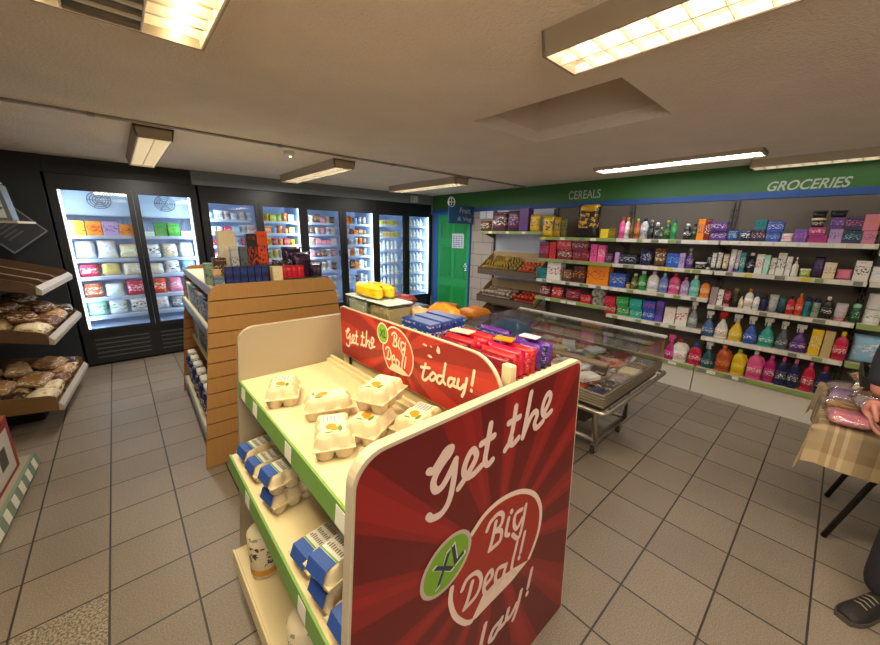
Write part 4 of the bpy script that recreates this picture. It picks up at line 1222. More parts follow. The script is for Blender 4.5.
# ================================================================ red promotional gondola with eggs
GET = [[(0.467,1.109),(0.481,1.104),(0.503,1.124),(0.522,1.141),(0.539,1.140),(0.534,1.127),(0.515,1.114),(0.491,1.091),(0.481,1.067),(0.490,1.044),(0.511,1.045),(0.536,1.072),(0.555,1.100)],
   [(0.555,1.100),(0.550,1.045),(0.536,0.990),(0.511,0.966),(0.480,0.969),(0.467,0.983)],
   [(0.569,1.009),(0.592,1.027),(0.621,1.055),(0.633,1.078),(0.618,1.101),(0.599,1.086),(0.586,1.055),(0.596,1.029),(0.623,1.024),(0.657,1.036)],
   [(0.686,1.151),(0.675,1.085),(0.669,1.044),(0.683,1.026),(0.702,1.032)],
   [(0.650,1.104),(0.703,1.108)],
   [(0.797,1.166),(0.788,1.094),(0.778,1.060),(0.794,1.043),(0.822,1.054)],
   [(0.758,1.039),(0.786,1.064)],
   [(0.767,1.123),(0.819,1.125)],
   [(0.870,1.188),(0.856,1.112),(0.844,1.046)],
   [(0.846,1.052),(0.876,1.100),(0.899,1.114),(0.914,1.099),(0.903,1.070),(0.919,1.051),(0.953,1.062)],
   [(0.949,1.087),(0.978,1.118),(0.985,1.143),(0.966,1.155),(0.946,1.129),(0.944,1.097),(0.969,1.075),(0.999,1.082)]]
EMB_OUT = [[(0.630,0.826),(0.688,0.861),(0.770,0.867),(0.866,0.840),(0.947,0.782),(0.994,0.702),(1.000,0.621),(0.980,0.560),(0.949,0.513)],
   [(0.555,0.690),(0.552,0.642),(0.573,0.572),(0.615,0.509),(0.647,0.485)]]
EMB_FOLD = [[(0.947,0.505),(0.845,0.539),(0.762,0.555),(0.693,0.547),(0.644,0.485),(0.671,0.479),(0.742,0.482),(0.851,0.484)]]
EMB_FILL = [[(0.630,0.826),(0.688,0.861),(0.770,0.867),(0.866,0.840),(0.947,0.782),(0.994,0.702),(1.000,0.621),(0.980,0.560),(0.949,0.513),(0.845,0.539),(0.762,0.555),(0.693,0.547),(0.647,0.485),(0.615,0.509),(0.573,0.572),(0.552,0.642),(0.555,0.690)]]
BIG = [[(0.737,0.800),(0.726,0.746),(0.713,0.709)],
   [(0.696,0.794),(0.712,0.816),(0.750,0.824),(0.772,0.801),(0.761,0.771),(0.730,0.767)],
   [(0.730,0.767),(0.767,0.748),(0.763,0.712),(0.717,0.709)],
   [(0.803,0.774),(0.793,0.722),(0.810,0.704)],
   [(0.814,0.795),(0.817,0.789)],
   [(0.875,0.766),(0.840,0.767),(0.835,0.730),(0.854,0.702),(0.880,0.727)],
   [(0.896,0.771),(0.884,0.694),(0.867,0.654),(0.831,0.692)],
   [(0.641,0.645),(0.627,0.598),(0.610,0.566)],
   [(0.597,0.649),(0.617,0.673),(0.658,0.667),(0.682,0.622),(0.664,0.577),(0.612,0.566)],
   [(0.699,0.580),(0.735,0.593),(0.728,0.622),(0.704,0.610),(0.698,0.569),(0.715,0.540),(0.756,0.545)],
   [(0.798,0.590),(0.764,0.600),(0.754,0.566),(0.774,0.534),(0.799,0.552)],
   [(0.809,0.587),(0.797,0.545),(0.821,0.522)],
   [(0.862,0.640),(0.841,0.547),(0.865,0.510)],
   [(0.904,0.655),(0.887,0.580)],
   [(0.880,0.565),(0.883,0.558)]]
TODAY = [[(-0.965,1.174),(-0.981,1.126),(-0.983,1.109),(-0.968,1.107),(-0.946,1.126)],
   [(-0.993,1.153),(-0.942,1.164)],
   [(-0.922,1.153),(-0.941,1.131),(-0.933,1.118),(-0.914,1.129),(-0.906,1.146),(-0.922,1.153)],
   [(-0.871,1.154),(-0.893,1.149),(-0.900,1.130),(-0.887,1.121),(-0.868,1.140)],
   [(-0.856,1.206),(-0.866,1.144),(-0.854,1.129)],
   [(-0.812,1.162),(-0.832,1.160),(-0.841,1.138),(-0.831,1.129),(-0.816,1.143)],
   [(-0.808,1.165),(-0.814,1.140),(-0.799,1.138)],
   [(-0.789,1.170),(-0.793,1.144),(-0.780,1.138),(-0.763,1.158)],
   [(-0.750,1.185),(-0.760,1.138),(-0.770,1.114)],
   [(-0.719,1.222),(-0.727,1.170)],
   [(-0.728,1.152),(-0.728,1.149)]]
cream = mat('gondola_cream', '#d9c9a0', 0.45); beige = mat('panel_beige', '#9c8f78', 0.5); edge = mat('panel_edge', '#c3b69c', 0.4)
lip_green = mat('lip_green', '#6f9a4a', 0.45); lip_pale = mat('lip_pale', '#d6d8bf', 0.4)
GO = (0.73, 1.11, 0)
gon = thing('promotional_gondola', 'low cream shelving gondola with a red printed end panel and egg shelves', 'gondola', GO)

def outline(cx, hw_top, hw_bot, z0, ztop, r_l, r_r):
    """tapered end panel outline with rounded top corners"""
    sl = lambda z: hw_bot + (hw_top - hw_bot) * z / ztop
    p = [(cx - sl(z0), z0), (cx + sl(z0), z0)]
    for r, s in ((r_r, 1), (r_l, -1)):
        arc = []
        for k in range(9):
            a = PI / 2 * k / 8
            arc.append((cx + s * (sl(ztop - r) - r + r * math.cos(a)), ztop - r + r * math.sin(a)))
        p += arc if s > 0 else list(reversed(arc))
    return p

def sunburst(name, base, dark, cu, cv, ax_u, sgn, n=15, ph=0.0):
    m, nn, l, b = principled(name)
    tc = nn.new('ShaderNodeTexCoord'); sp = nn.new('ShaderNodeSeparateXYZ'); l.new(tc.outputs['Object'], sp.inputs[0])
    def math_(op, a, bb=None):
        q = nn.new('ShaderNodeMath'); q.operation = op
        for i, v in enumerate((a, bb)):
            if v is None: continue
            if isinstance(v, (int, float)): q.inputs[i].default_value = v
            else: l.new(v, q.inputs[i])
        return q.outputs[0]
    u = math_('MULTIPLY', math_('SUBTRACT', sp.outputs[ax_u], cu), sgn); v = math_('SUBTRACT', sp.outputs[2], cv)
    an = math_('ARCTAN2', v, u)
    # uneven rays: two beat frequencies
    w = math_('ADD', math_('SINE', math_('ADD', math_('MULTIPLY', an, n), ph)), math_('MULTIPLY', math_('SINE', math_('ADD', math_('MULTIPLY', an, n * 2 - 7), 1.3)), 0.45))
    st = math_('GREATER_THAN', w, 0.0)
    st2 = math_('GREATER_THAN', w, 0.9)
    sm = math_('ADD', math_('MULTIPLY', st, 0.62), math_('MULTIPLY', st2, 0.38))
    mx = nn.new('ShaderNodeMix'); mx.data_type = 'RGBA'
    mx.inputs['A'].default_value = (*lin(dark), 1); mx.inputs['B'].default_value = (*lin(base), 1)
    l.new(sm, mx.inputs['Factor']); l.new(mx.outputs['Result'], b.inputs['Base Color'])
    b.inputs['Roughness'].default_value = 0.42
    return m

xz = lambda u, v, d: (u, d, v)
# near end panel: board, printed face, lettering; dim light darkened into the print colours
o1 = outline(.728, .450, .547, 0.0, 1.225, .075, .03)
mb = MB(); mb.prism(o1, xz, .550, .578); pan = mb.build('end_panel', edge, gon)
mb = MB(); mb._f([mb.bm.verts.new((.728 + (u - .728) * .985, .5488, .006 + v * .988)) for u, v in o1])
mb.build('printed_face', sunburst('sunburst_end_shaded', '#8f1b1b', '#621212', .75 - GO[0], .68, 0, 1, 14), pan, 'red sunburst print in shade-darkened colour')
ink_w = mat('print_white_shaded', '#d8bdb2', .5)
fe = lambda u, v, d: (u, .5478 - d, v)
mb = MB(); strokes(mb, GET, .021, fe, 0.0)
# "today!" under the emblem, same hand as the header
x0t, wt = .46, .517
tmap = lambda p: (x0t + (p[0] + .993) / .274 * wt, .255 + (p[1] - 1.107) / .115 * .165 + (p[0] + .993) / .274 * .02)
strokes(mb, [[tmap(p) for p in s] for s in TODAY], .021, fe, 0.0)
mb.build('lettering', ink_w, pan, 'white brush lettering reading Get the today!')
mb = MB(); mb._f([mb.bm.verts.new(fe(u, v, .0003)) for u, v in spline(EMB_FILL[0], 4)])
mb.build('emblem_field', mat('emblem_red_shaded', '#96261a', .45), pan)
mb = MB(); strokes(mb, EMB_OUT, .018, fe, .0007)
mb._f([mb.bm.verts.new(fe(u, v, .0007)) for u, v in EMB_FOLD[0]])
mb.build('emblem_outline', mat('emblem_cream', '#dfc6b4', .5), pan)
mb = MB(); strokes(mb, BIG, .0165, fe, .0008); mb.build('emblem_lettering', ink_w, pan, 'white lettering reading Big Deal!')
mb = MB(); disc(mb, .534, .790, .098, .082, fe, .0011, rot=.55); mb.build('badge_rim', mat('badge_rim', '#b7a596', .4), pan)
mb = MB(); disc(mb, .534, .790, .086, .070, fe, .0014, rot=.55); mb.build('badge', mat('badge_green_shaded', '#6f9c26', .45), pan)
ca, sa = math.cos(.42), math.sin(.42)
for dd, mm, gr in ((.0017, mat('badge_letters_rim', '#c9ccc8', .4), .006), (.002, mat('badge_letters', '#23343f', .4), 0.0)):
    text_part('badge_lettering', 'XL', mm, pan, lambda u, v, dd=dd: fe(.534 + u * ca - v * sa, .790 + u * sa + v * ca, dd), (-.058 - gr, .058 + gr, -.034 - gr, .034 + gr), .25, .02)
# far end panel
mb = MB(); mb.prism(outline(.765, .43, .545, 0.0, 1.235, .075, .075), xz, 1.672, 1.700); mb.build('end_panel', beige, gon, 'plain beige end panel')
# spine, trays and base
mb = MB(); mb.box(.752, .775, .579, 1.671, .16, .975); mb.box(.818, .834, .579, 1.671, .66, 1.159); mb.build('spine', cream, gon)
def tray(xf, xb, z, lipc, name='shelf'):
    mb = MB(); mb.box(xf, xb, .580, 1.670, z - .02, z, bev=.002); s_ = mb.build(name, cream, gon)
    mb = MB(); mb.prism([(xf - .016, z - .062), (xf - .001, z - .062), (xf - .001, z + .004), (xf - .008, z + .004)], lambda u, v, d: (u, d, v), .581, 1.669)
    mb.build('shelf_lip', lipc, s_)
    mb = MB()
    for k, y in enumerate((1.55, 1.38, 1.02, .66) if z > .9 else ((1.33, .78) if z > .5 else ())):
        mb.prism([(xf - .0175, z - .055), (xf - .0165, z - .055), (xf - .0105, z - .002), (xf - .0115, z - .002)], lambda u, v, d: (u, d, v), y, y + .055)
    if len(mb.bm.verts): mb.build('price_ticket', strip_m[2], s_)
    else: mb.bm.free()
    return s_
tray(.32, .735, 1.0, lip_green); tray(.245, .752, .66, lip_green); tray(.205, .752, .16, cream)
mb = MB(); mb.box(.72, .735, .58, 1.67, 1.0, 1.018); mb.box(.738, .752, .58, 1.67, .98, 1.03); mb.build('tray_rail', cream, gon)
mb = MB(); mb.box(.225, .752, .58, 1.67, 0.005, .138); mb.build('plinth', mat('plinth_beige', '#b3a07a', .5), gon)
mb = MB(); mb.box(.818, 1.165, .580, 1.670, 1.16, 1.18, bev=.002); mb.build('top_shelf', cream, gon)
mb = MB(); mb.box(.776, 1.20, .580, 1.670, .64, .66); mb.box(.776, 1.235, .58, 1.67, .14, .16); mb.build('rear_shelf', cream, gon)
mb = MB(); mb.box(1.150, 1.156, .585, 1.665, 1.18, 1.215); mb.build('top_shelf_guard', glass('guard_plastic', (.95, .95, .93), .05), gon)

# header board with the same print, standing between tray and top shelf
hd = thing('header_sign', 'long red header board reading Get the Big Deal today! above the egg tray', 'sign', (.80, 1.1, 1.03))
ya, yb, za, zt = .605, 1.655, 1.032, 1.285
pts = [(-yb, za), (-ya, za)]
r = .13
pts += [(-ya - r + r * math.cos(PI / 2 * k / 8), zt - r + r * math.sin(PI / 2 * k / 8)) for k in range(9)]
pts += [(-yb + .02 - .02 * math.sin(PI / 2 * k / 4), zt - .02 + .02 * math.cos(PI / 2 * k / 4)) for k in range(5)]
yz = lambda u, v, d: (d, -u, v)
mb = MB(); mb.prism(pts, yz, .802, .815); bo = mb.build('board', edge, hd)
mb = MB(); mb._f([mb.bm.verts.new((.8008, -(-1.13 + (u + 1.13) * .992), 1.158 + (v - 1.158) * .975)) for u, v in pts])
mb.build('printed_face', sunburst('sunburst_header', '#c2382c', '#8f2420', 1.15 - 1.1, 1.17 - 1.03, 1, -1, 14, 1.0), hd, 'red sunburst print')
fs = lambda u, v, d: (.7998 - d, -u, v)
bb = lambda S_: (min(p[0] for s in S_ for p in s), max(p[0] for s in S_ for p in s), min(p[1] for s in S_ for p in s), max(p[1] for s in S_ for p in s))
def remap(S_, B0, B1):
    return [[(B1[0] + (p[0] - B0[0]) / (B0[1] - B0[0]) * (B1[1] - B1[0]), B1[2] + (p[1] - B0[2]) / (B0[3] - B0[2]) * (B1[3] - B1[2])) for p in s] for s in S_]
mb = MB(); strokes(mb, remap(GET, bb(GET), (-1.60, -1.325, 1.088, 1.205)), .0105, fs, 0.0); strokes(mb, TODAY, .0115, fs, 0.0)
mb.build('lettering', mat('header_ink', '#f0dcc0', .5), hd, 'cream brush lettering reading Get the today!')
EB = bb(EMB_FILL); EN = (-1.255, -1.042, 1.080, 1.272)
mb = MB(); mb._f([mb.bm.verts.new(fs(u, v, .0003)) for u, v in spline(remap(EMB_FILL, EB, EN)[0], 4)]); mb.build('emblem_field', mat('emblem_red_lit', '#c8402a', .45), hd)
mb = MB(); strokes(mb, remap(EMB_OUT, EB, EN), .007, fs, .0006); mb._f([mb.bm.verts.new(fs(u, v, .0006)) for u, v in remap(EMB_FOLD, EB, EN)[0]]); mb.build('emblem_outline', MATS['header_ink'], hd)
mb = MB(); strokes(mb, remap(BIG, EB, EN), .0085, fs, .0008); mb.build('emblem_lettering', MATS['header_ink'], hd, 'cream lettering reading Big Deal!')
mb = MB(); disc(mb, -1.256, 1.228, .044, .047, fs, .0010); mb.build('badge_rim', MATS['header_ink'], hd)
mb = MB(); disc(mb, -1.256, 1.228, .038, .041, fs, .0013); mb.build('badge', mat('badge_green_lit', '#7fb52e', .45), hd)
text_part('badge_lettering', 'XL', MATS['badge_letters'], hd, lambda u, v: fs(-1.256 + u, 1.228 + v, .0017), (-.026, .026, -.018, .018), .2, .02)
mb = MB()
for y in (.72, 1.15, 1.58):
    mb.box(.803, .813, y - .006, y + .006, .99, 1.035)
mb.build('support_pin', mat('pin_dark', '#2b2622', .5), hd)
# torn paper scraps left on the header
mb = MB()
for u, v, w, h in ((-.985, 1.243, .03, .009), (-.905, 1.232, .022, .03), (-.955, 1.205, .03, .012), (-.94, 1.247, .012, .006)):
    mb._f([mb.bm.verts.new(fs(u + w * a, v + h * b, .0012)) for a, b in ((0, .3), (.5, 0), (1, .2), (.8, .8), (.3, 1))])
mb.build('paper_scrap', mat('scrap_paper', '#e8c9b8', .7), hd)
# cream end block behind the header board
mb = MB(); mb.box(.836, .862, .600, .640, 1.1805, 1.262, bev=.003); o = mb.build('end_block', cream); rebase(o, (.84, .62, 1.1805)); tag(o, 'small cream upright block at the near end of the top shelf', 'block')

# ---------------------------------------------------------------- egg cartons
pulp = mat('egg_pulp', '#cdbb96', .9, bump=.25, bscale=400)
def egg_carton(lab_c):
    t = thing('egg_carton', None, 'egg carton')
    L, Wd, H = .152, .104, .068
    zs = .034
    lobes = [(-.048, -.0245), (0, -.0245), (.048, -.0245), (-.048, .0245), (0, .0245), (.048, .0245)]
    def up(x, y):
        e = max(0.0, 1 - (abs(x) / (L / 2)) ** 14) * max(0.0, 1 - (abs(y) / (Wd / 2)) ** 14)
        b = 0
        for a, c in lobes:
            q = 1 - ((x - a) / .0275) ** 2 - ((y - c) / .0275) ** 2
            b = max(b, min(1, 1.35 * max(0, q) ** .5))
        pl = max(0, 1 - max((abs(x) - .056) / .012, (abs(y) - .034) / .012, 0)) if max(abs(x) - .068, abs(y) - .046) < 0 else 0
        return max(b, pl) * e
    mb = MB()
    mb.grid(lambda u, v: Vector(((u - .5) * L, (v - .5) * Wd, zs + .0015 + .0325 * min(1, up((u - .5) * L, (v - .5) * Wd)))), 34, 24)
    mb.build('lid', pulp, t)
    def dn(x, y):
        b = 0
        for a, c in lobes:
            q = 1 - ((x - a) / .0265) ** 2 - ((y - c) / .0265) ** 2
            b = max(b, min(1, 1.7 * max(0, q) ** .5))
        return b
    mb = MB()
    mb.grid(lambda u, v: Vector(((u - .5) * L, (v - .5) * Wd, zs - .034 * dn((u - .5) * L, (v - .5) * Wd))), 34, 24, flip=True)
    mb.box(-L / 2 - .003, L / 2 + .003, -Wd / 2 - .003, Wd / 2 + .003, zs - .001, zs + .002)
    mb.build('base_tray', pulp, t)
    mb = MB(); z = zs + .0345
    if lab_c == 'orange':
        mb.box(-.055, .055, -.033, .033, z, z + .0008); lb = mb.build('label', mat('egg_label', '#d9cfae', .6), t)
        mb = MB(); disc(mb, -.015, .006, .016, .015, lambda u, v, d: (u, v, z + d), .0013, 16); disc(mb, -.028, -.004, .011, .012, lambda u, v, d: (u, v, z + d), .0014, 12); mb.build('printed_yolk', mat('yolk_orange', '#e0861a', .5), lb)
        mb = MB(); disc(mb, -.03, -.018, .016, .006, lambda u, v, d: (u, v, z + d), .0015, 12); disc(mb, -.045, .012, .004, .012, lambda u, v, d: (u, v, z + d), .0015, 10); mb.build('printed_leaf', mat('leaf_green', '#5d7a2a', .5), lb)
        mb = MB()
        for k in range(5): mb.box(.012, .05 - .006 * (k % 2), .022 - k * .010, .027 - k * .010, z + .0009, z + .0013)
        mb.build('printed_lines', mat('label_blue_ink', '#7f9cc0', .5), lb)
    else:
        # blue and white sleeve folded over lid and one long side
        mb.box(-.050, .071, -.035, .035, z, z + .0008)
        mb.prism([(.071, z + .0008), (.071, z), (.0825, zs + .004), (.0835, zs + .005)], lambda u, v, d: (u, d, v), -.035, .035)
        lb = mb.build('label', mat('sleeve_white', '#dfe0dc', .5), t)
        mb = MB(); mb.box(-.071, -.042, -.0352, .0352, z + .0009, z + .0014)
        mb.prism([(-.071, z + .0014), (-.071, z + .0005), (-.0825, zs + .004), (-.0835, zs + .005)], lambda u, v, d: (u, d, v), -.0352, .0352); mb.build('printed_blue', mat('sleeve_blue', '#2c4f9e', .5), lb)
        mb = MB(); mb.box(-.041, -.036, -.0352, .0352, z + .0009, z + .0014); mb.build('printed_green', mat('sleeve_green', '#6d9a4f', .5), lb)
        mb = MB()
        rr = random.Random(3)
        for i in range(4):
            for k in range(8):
                a = -.03 + k * .0078; mb.box(-.026 + i * .022, -.012 + i * .022 - rr.uniform(0, .005), a, a + .0045, z + .0009, z + .0014)
        mb.build('printed_lines', mat('sleeve_ink', '#8a7d6a', .5), lb)
    return t

pA = egg_carton('orange'); pB = egg_carton('blue')
EGA = [ # x, y, z, rotation, words
    (.405, 1.365, 1.0005, 1.15, 'cream egg carton with an orange label, alone at the far end of the top tray'),
    (.492, 1.150, 1.0005, -.35, 'cream egg carton with an orange label, middle of the top tray turned sideways'),
    (.415, .945, 1.0005, 1.15, 'cream egg carton with an orange label, nearest the front lip of the top tray'),
    (.540, .930, 1.0005, .5, 'cream egg carton at the bottom of the pair stacked on the top tray'),
    (.600, .965, 1.0795, .45, 'cream egg carton with an orange label, lying on top of another carton'),
    (.665, .835, 1.0005, .3, 'cream egg carton with an orange label, half hidden by the red end panel'),
]
for i, (x, y, z, a, lab) in enumerate(EGA):
    o = pA if i == 0 else copy_tree(pA)
    put(o, (x, y, z), a); o.scale = (1.1, 1.1, 1.1); tag(o, lab, 'egg carton', 'egg cartons with orange labels on the top tray')
EGB = [
    (.350, 1.570, 0, .12, 'blue and white egg carton at the far end of the middle shelf, front row'),
    (.480, 1.575, 0, .10, 'blue and white egg carton at the far end of the middle shelf, back row'),
    (.350, 1.440, 0, .08, 'blue and white egg carton second from the far end, front row'),
    (.530, 1.440, 0, .1, 'blue and white egg carton second from the far end, back row'),
    (.350, 1.225, 0, .15, 'lower blue and white egg carton of the pair in the middle, front row'),
    (.350, 1.225, 1, .10, 'upper blue and white egg carton of the pair in the middle, front row'),
    (.545, 1.300, 0, .1, 'blue and white egg carton standing third in the back row'),
    (.545, 1.150, 0, .12, 'lower blue and white egg carton of the pair in the back row'),
    (.545, 1.150, 1, .05, 'upper blue and white egg carton of the pair in the back row'),
    (.345, .905, 0, .12, 'blue and white egg carton alone before the near stack, front row'),
    (.530, .905, 0, .1, 'blue and white egg carton beside the near one, back row'),
    (.342, .765, 0, .1, 'lower blue and white egg carton of the nearest pair, front row'),
    (.342, .765, 1, .16, 'upper blue and white egg carton of the nearest pair, front row'),
    (.342, .642, 0, .05, 'blue and white egg carton half hidden by the end panel, middle shelf'),
]
for i, (x, y, st, a, lab) in enumerate(EGB):
    o = pB if i == 0 else copy_tree(pB)
    put(o, (x, y, .6605 + st * .0783), a); o.scale = (1.1, 1.1, 1.1); tag(o, lab, 'egg carton', 'blue and white egg cartons on the middle shelf')

# rolls of white packs on the base shelf
for i, (y, lab) in enumerate([(1.47, 'white wrapped roll with dark print at the far end of the base shelf'), (.98, 'white wrapped roll with dark print near the front of the base shelf')]):
    t = thing('wrapped_roll', lab, 'roll', (.29, y, .1605), group='wrapped rolls on the base shelf')
    mb = MB(); mb.lathe([(.05, 0), (.062, .01), (.062, .21), (.05, .225), (.02, .228)], 18, c=(.29, y, .1605)); mb.build('roll', pack('cream', 'charcoal', .4, 2.5), t)
    mb = MB(); mb.lathe([(.0625, .02), (.0625, .05)], 18, c=(.29, y, .1605), cap=False); mb.build('band', mat('roll_band', '#c98a2a', .5), t)

# ---------------------------------------------------------------- goods on top of the egg gondola
ZT = 1.1805
def slab(name, cat, label, group, x, y, z, w, l, h, c1, c2, rz=0, bev=.004):
    mb = MB(); mb.box(-w / 2, w / 2, -l / 2, l / 2, 0, h, bev=bev)
    o = mb.build(name, pack(c1, c2, .3, 4.0)); put(o, (x, y, z), rz); return tag(o, label, cat, group)
bars = [('wine', 'red'), ('red', 'wine'), ('crimson', 'red'), ('red', 'rose'), ('red', 'wine'), ('purple', 'navy'), ('navy', 'lilac'), ('purple', 'violet')]
bw = ['wine', 'red', 'crimson', 'light red', 'scarlet', 'purple', 'navy', 'violet']
for row, y in enumerate((.715, .90)):
    for k, (c1, c2) in enumerate(bars):
        if row == 2 and k > 4: continue
        x = .885 + k * .0335
        if row == 2 and k == 0: pass
        mb = MB(); pillow(mb, .168 if row < 2 else .13, .085 + .012 * ((k * 7 + row) % 3) / 2, .032, k + row * 9, 8, 7)
        o = mb.build('snack_bar_pack', pack(c1, c2, .25, 4.5)); put(o, (x, y, ZT), R.uniform(-.03, .03))
        tag(o, '%s bar pack, %s of the %s row on top of the gondola' % (bw[k], ['first', 'second', 'third', 'fourth', 'fifth', 'sixth', 'seventh', 'eighth'][k], ['nearest', 'middle', 'far'][row]), 'snack pack', 'upright bar packs on top of the gondola')
ztop = ZT + .101
slab('price_card', 'card', 'pale card lying on the upright red bar packs', None, .955, .93, ztop, .05, .09, .004, 'cream', 'white', .2, 0)
slab('price_card', 'card', 'orange card lying on the near red bar packs', None, 1.0, .76, ztop, .05, .07, .004, 'orange', 'rust', .3, 0)
slab('price_card', 'card', 'white card lying on the purple bar packs', None, 1.10, .72, ztop, .04, .07, .004, 'white', 'cream', .1, 0)
# blue multipack: three long boxes side by side
for k in range(3):
    slab('blue_carton', 'carton', ['left', 'middle', 'right'][k] + ' blue carton of three behind the red bar packs', 'blue cartons on top of the gondola', .885 + k * .066, 1.10, ZT, .062, .19, .125 + .003 * k, '#14357f', 'white')
# clear tubs and yellow packs at the far end
clear = glass('clear_tub', (.93, .96, .95), .06, .1)
for k, (x, y, lab) in enumerate([(.905, 1.36, 'clear plastic tub of biscuits beside the blue cartons'), (.905, 1.565, 'clear plastic tub with white contents at the far end under yellow packs')]):
    t = thing('clear_tub', lab, 'tub', (x, y, ZT), group='clear tubs on top of the gondola')
    mb = MB()
    w, l, h = .13, .18, .155
    for a in (-1, 1):
        mb.box(x + a * w / 2 - .002, x + a * w / 2 + .002, y - l / 2, y + l / 2, ZT, ZT + h); mb.box(x - w / 2 + .002, x + w / 2 - .002, y + a * l / 2 - .002, y + a * l / 2 + .002, ZT, ZT + h)
    mb.box(x - w / 2 + .002, x + w / 2 - .002, y - l / 2 + .002, y + l / 2 - .002, ZT, ZT + .003)
    mb.build('tub_wall', clear, t)
    mb = MB()
    for i in range(6):
        yy = y - l / 2 + .016 + i * .0275
        mb.box(x - w / 2 + .006, x + w / 2 - .006, yy - .010, yy + .010, ZT + .004, ZT + .14, bev=.004)
    mb.build('contents', mat('tub_biscuits' if k == 0 else 'tub_white', '#c9ad7a' if k == 0 else '#dcd8c8', .6), t)
    mb = MB(); mb.box(x - w / 2 - .004, x + w / 2 + .004, y - l / 2 - .004, y + l / 2 + .004, ZT + h + .0005, ZT + h + .008, bev=.003); mb.build('lid', mat('tub_lid', '#b9cfd2' if k == 0 else '#dcd6b8', .3), t)
for k in range(2):
    mb = MB(); pillow(mb, .24, .065, .062, 40 + k, 10, 7)
    o = mb.build('yellow_pack', pack('yellow', 'orange', .3, 4)); put(o, (.875 + (k % 2) * .064, 1.49, ZT + .1645), 0)
    tag(o, '%s yellow pack lying across the clear tubs at the far end' % ['left', 'right'][k % 2], 'pack', 'yellow packs at the far end of the gondola')
for k, (x, y, w, l, h, c1, c2, rz, nm, lab) in enumerate([
    (1.07, 1.38, .13, .20, .10, 'sand', 'rust', .2, 'biscuit_bag', 'sand coloured biscuit bag lying behind the clear tubs'),
    (1.075, 1.56, .14, .19, .12, 'charcoal', 'silver', -.3, 'dark_bag', 'glossy dark grey bag lying at the far end of the top shelf'),
    (1.12, 1.22, .07, .2, .13, 'orange', 'amber', .1, 'orange_bag', 'orange bag lying behind the blue cartons'),
    (1.06, 1.46, .1, .12, .06, 'wine', 'brown', .5, 'red_pack', 'small dark red pack lying before the glossy grey bag')]):
    mb = MB(); pillow(mb, l, w, h, 60 + k, 9, 9, Matrix.Rotation(PI / 2, 4, 'Y'))
    o = mb.build(nm, pack(c1, c2, .3, 3))
    zmin = min(v.co.z for v in o.data.vertices); xm = sum(v.co.x for v in o.data.vertices) / len(o.data.vertices)
    for v in o.data.vertices: v.co.z -= zmin; v.co.x -= xm
    put(o, (x, y, ZT + .0003 + (.10 if nm == 'red_pack' else 0)), rz); tag(o, lab, 'bag')

# ================================================================ slatted wooden gondola
def wood_mat(name, c1, c2, axis_scale=(2, 2, 28)):
    m, n, l, b = principled(name)
    tc = n.new('ShaderNodeTexCoord'); mp = n.new('ShaderNodeMapping'); mp.inputs['Scale'].default_value = axis_scale
    l.new(tc.outputs['Object'], mp.inputs[0])
    nz = n.new('ShaderNodeTexNoise'); nz.inputs['Scale'].default_value = 3; nz.inputs['Detail'].default_value = 6; nz.inputs['Distortion'].default_value = .4
    l.new(mp.outputs[0], nz.inputs['Vector'])
    mx = n.new('ShaderNodeMix'); mx.data_type = 'RGBA'; mx.inputs['A'].default_value = (*lin(c1), 1); mx.inputs['B'].default_value = (*lin(c2), 1)
    l.new(nz.outputs['Fac'], mx.inputs['Factor']); l.new(mx.outputs['Result'], b.inputs['Base Color']); b.inputs['Roughness'].default_value = .42
    return m
beech = wood_mat('beech_slats', '#a07441', '#b68850', (30, 30, 2)); beech2 = wood_mat('beech_panel', '#94622f', '#a87440', (30, 30, 2))
slt = thing('slatted_gondola', 'wooden slat ended gondola stacked with boxes behind the egg gondola', 'gondola', (.84, 3.5, 0))
SR = -.026
MS = Matrix.Translation((.84 + .012, 3.5, 0)) @ Matrix.Rotation(SR, 4, 'Z') @ Matrix.Translation((-.84, -3.5, 0))
def slat_x(z):   # half width at height z
    if z <= 1.2: return .593 + (.438 - .593) * z / 1.2
    r = .1; q = z - 1.2
    return .438 - r + math.sqrt(max(0, r * r - q * q))
gaps = [0.0, .20] + [.20 + .1 * k for k in range(1, 11)] + [1.30]
gaps = [0.0, .22, .33, .44, .55, .66, .765, .87, .975, 1.08, 1.19, 1.30]
for y0, y1, nm, mm in ((2.690, 2.712, 'end_panel', beech), (4.318, 4.340, 'end_panel', beech2)):
    mb = MB()
    sh_ = 0.0 if y0 < 3 else .02
    for a, b in zip(gaps, gaps[1:]):
        a2, b2 = a + .004, b - .004
        n = 10 if b > 1.2 else 2
        zs = [a2 + (b2 - a2) * k / n for k in range(n + 1)]
        mb.prism([(.84 - slat_x(z) + sh_, z) for z in reversed(zs)] + [(.84 + slat_x(z), z) for z in zs], xz, y0, y1)
    pn = mb.build(nm, mm, slt)
    mb = MB(); mb.prism([(.84 - slat_x(z) + .006 + sh_, z) for z in (1.28, 1.2, 0.004)] + [(.84 + slat_x(z) - .006, z) for z in (.004, 1.2, 1.28)], xz, y1 + .0005, y1 + .012)
    mb.build('backing_board', mat('slat_backing', '#3b2716', .7), pn)
grey_lip = mat('lip_grey', '#8d959b', .35, .2)
mb = MB(); mb.box(.828, .852, 2.726, 4.316, .12, 1.235); mb.build('spine', cream, slt)
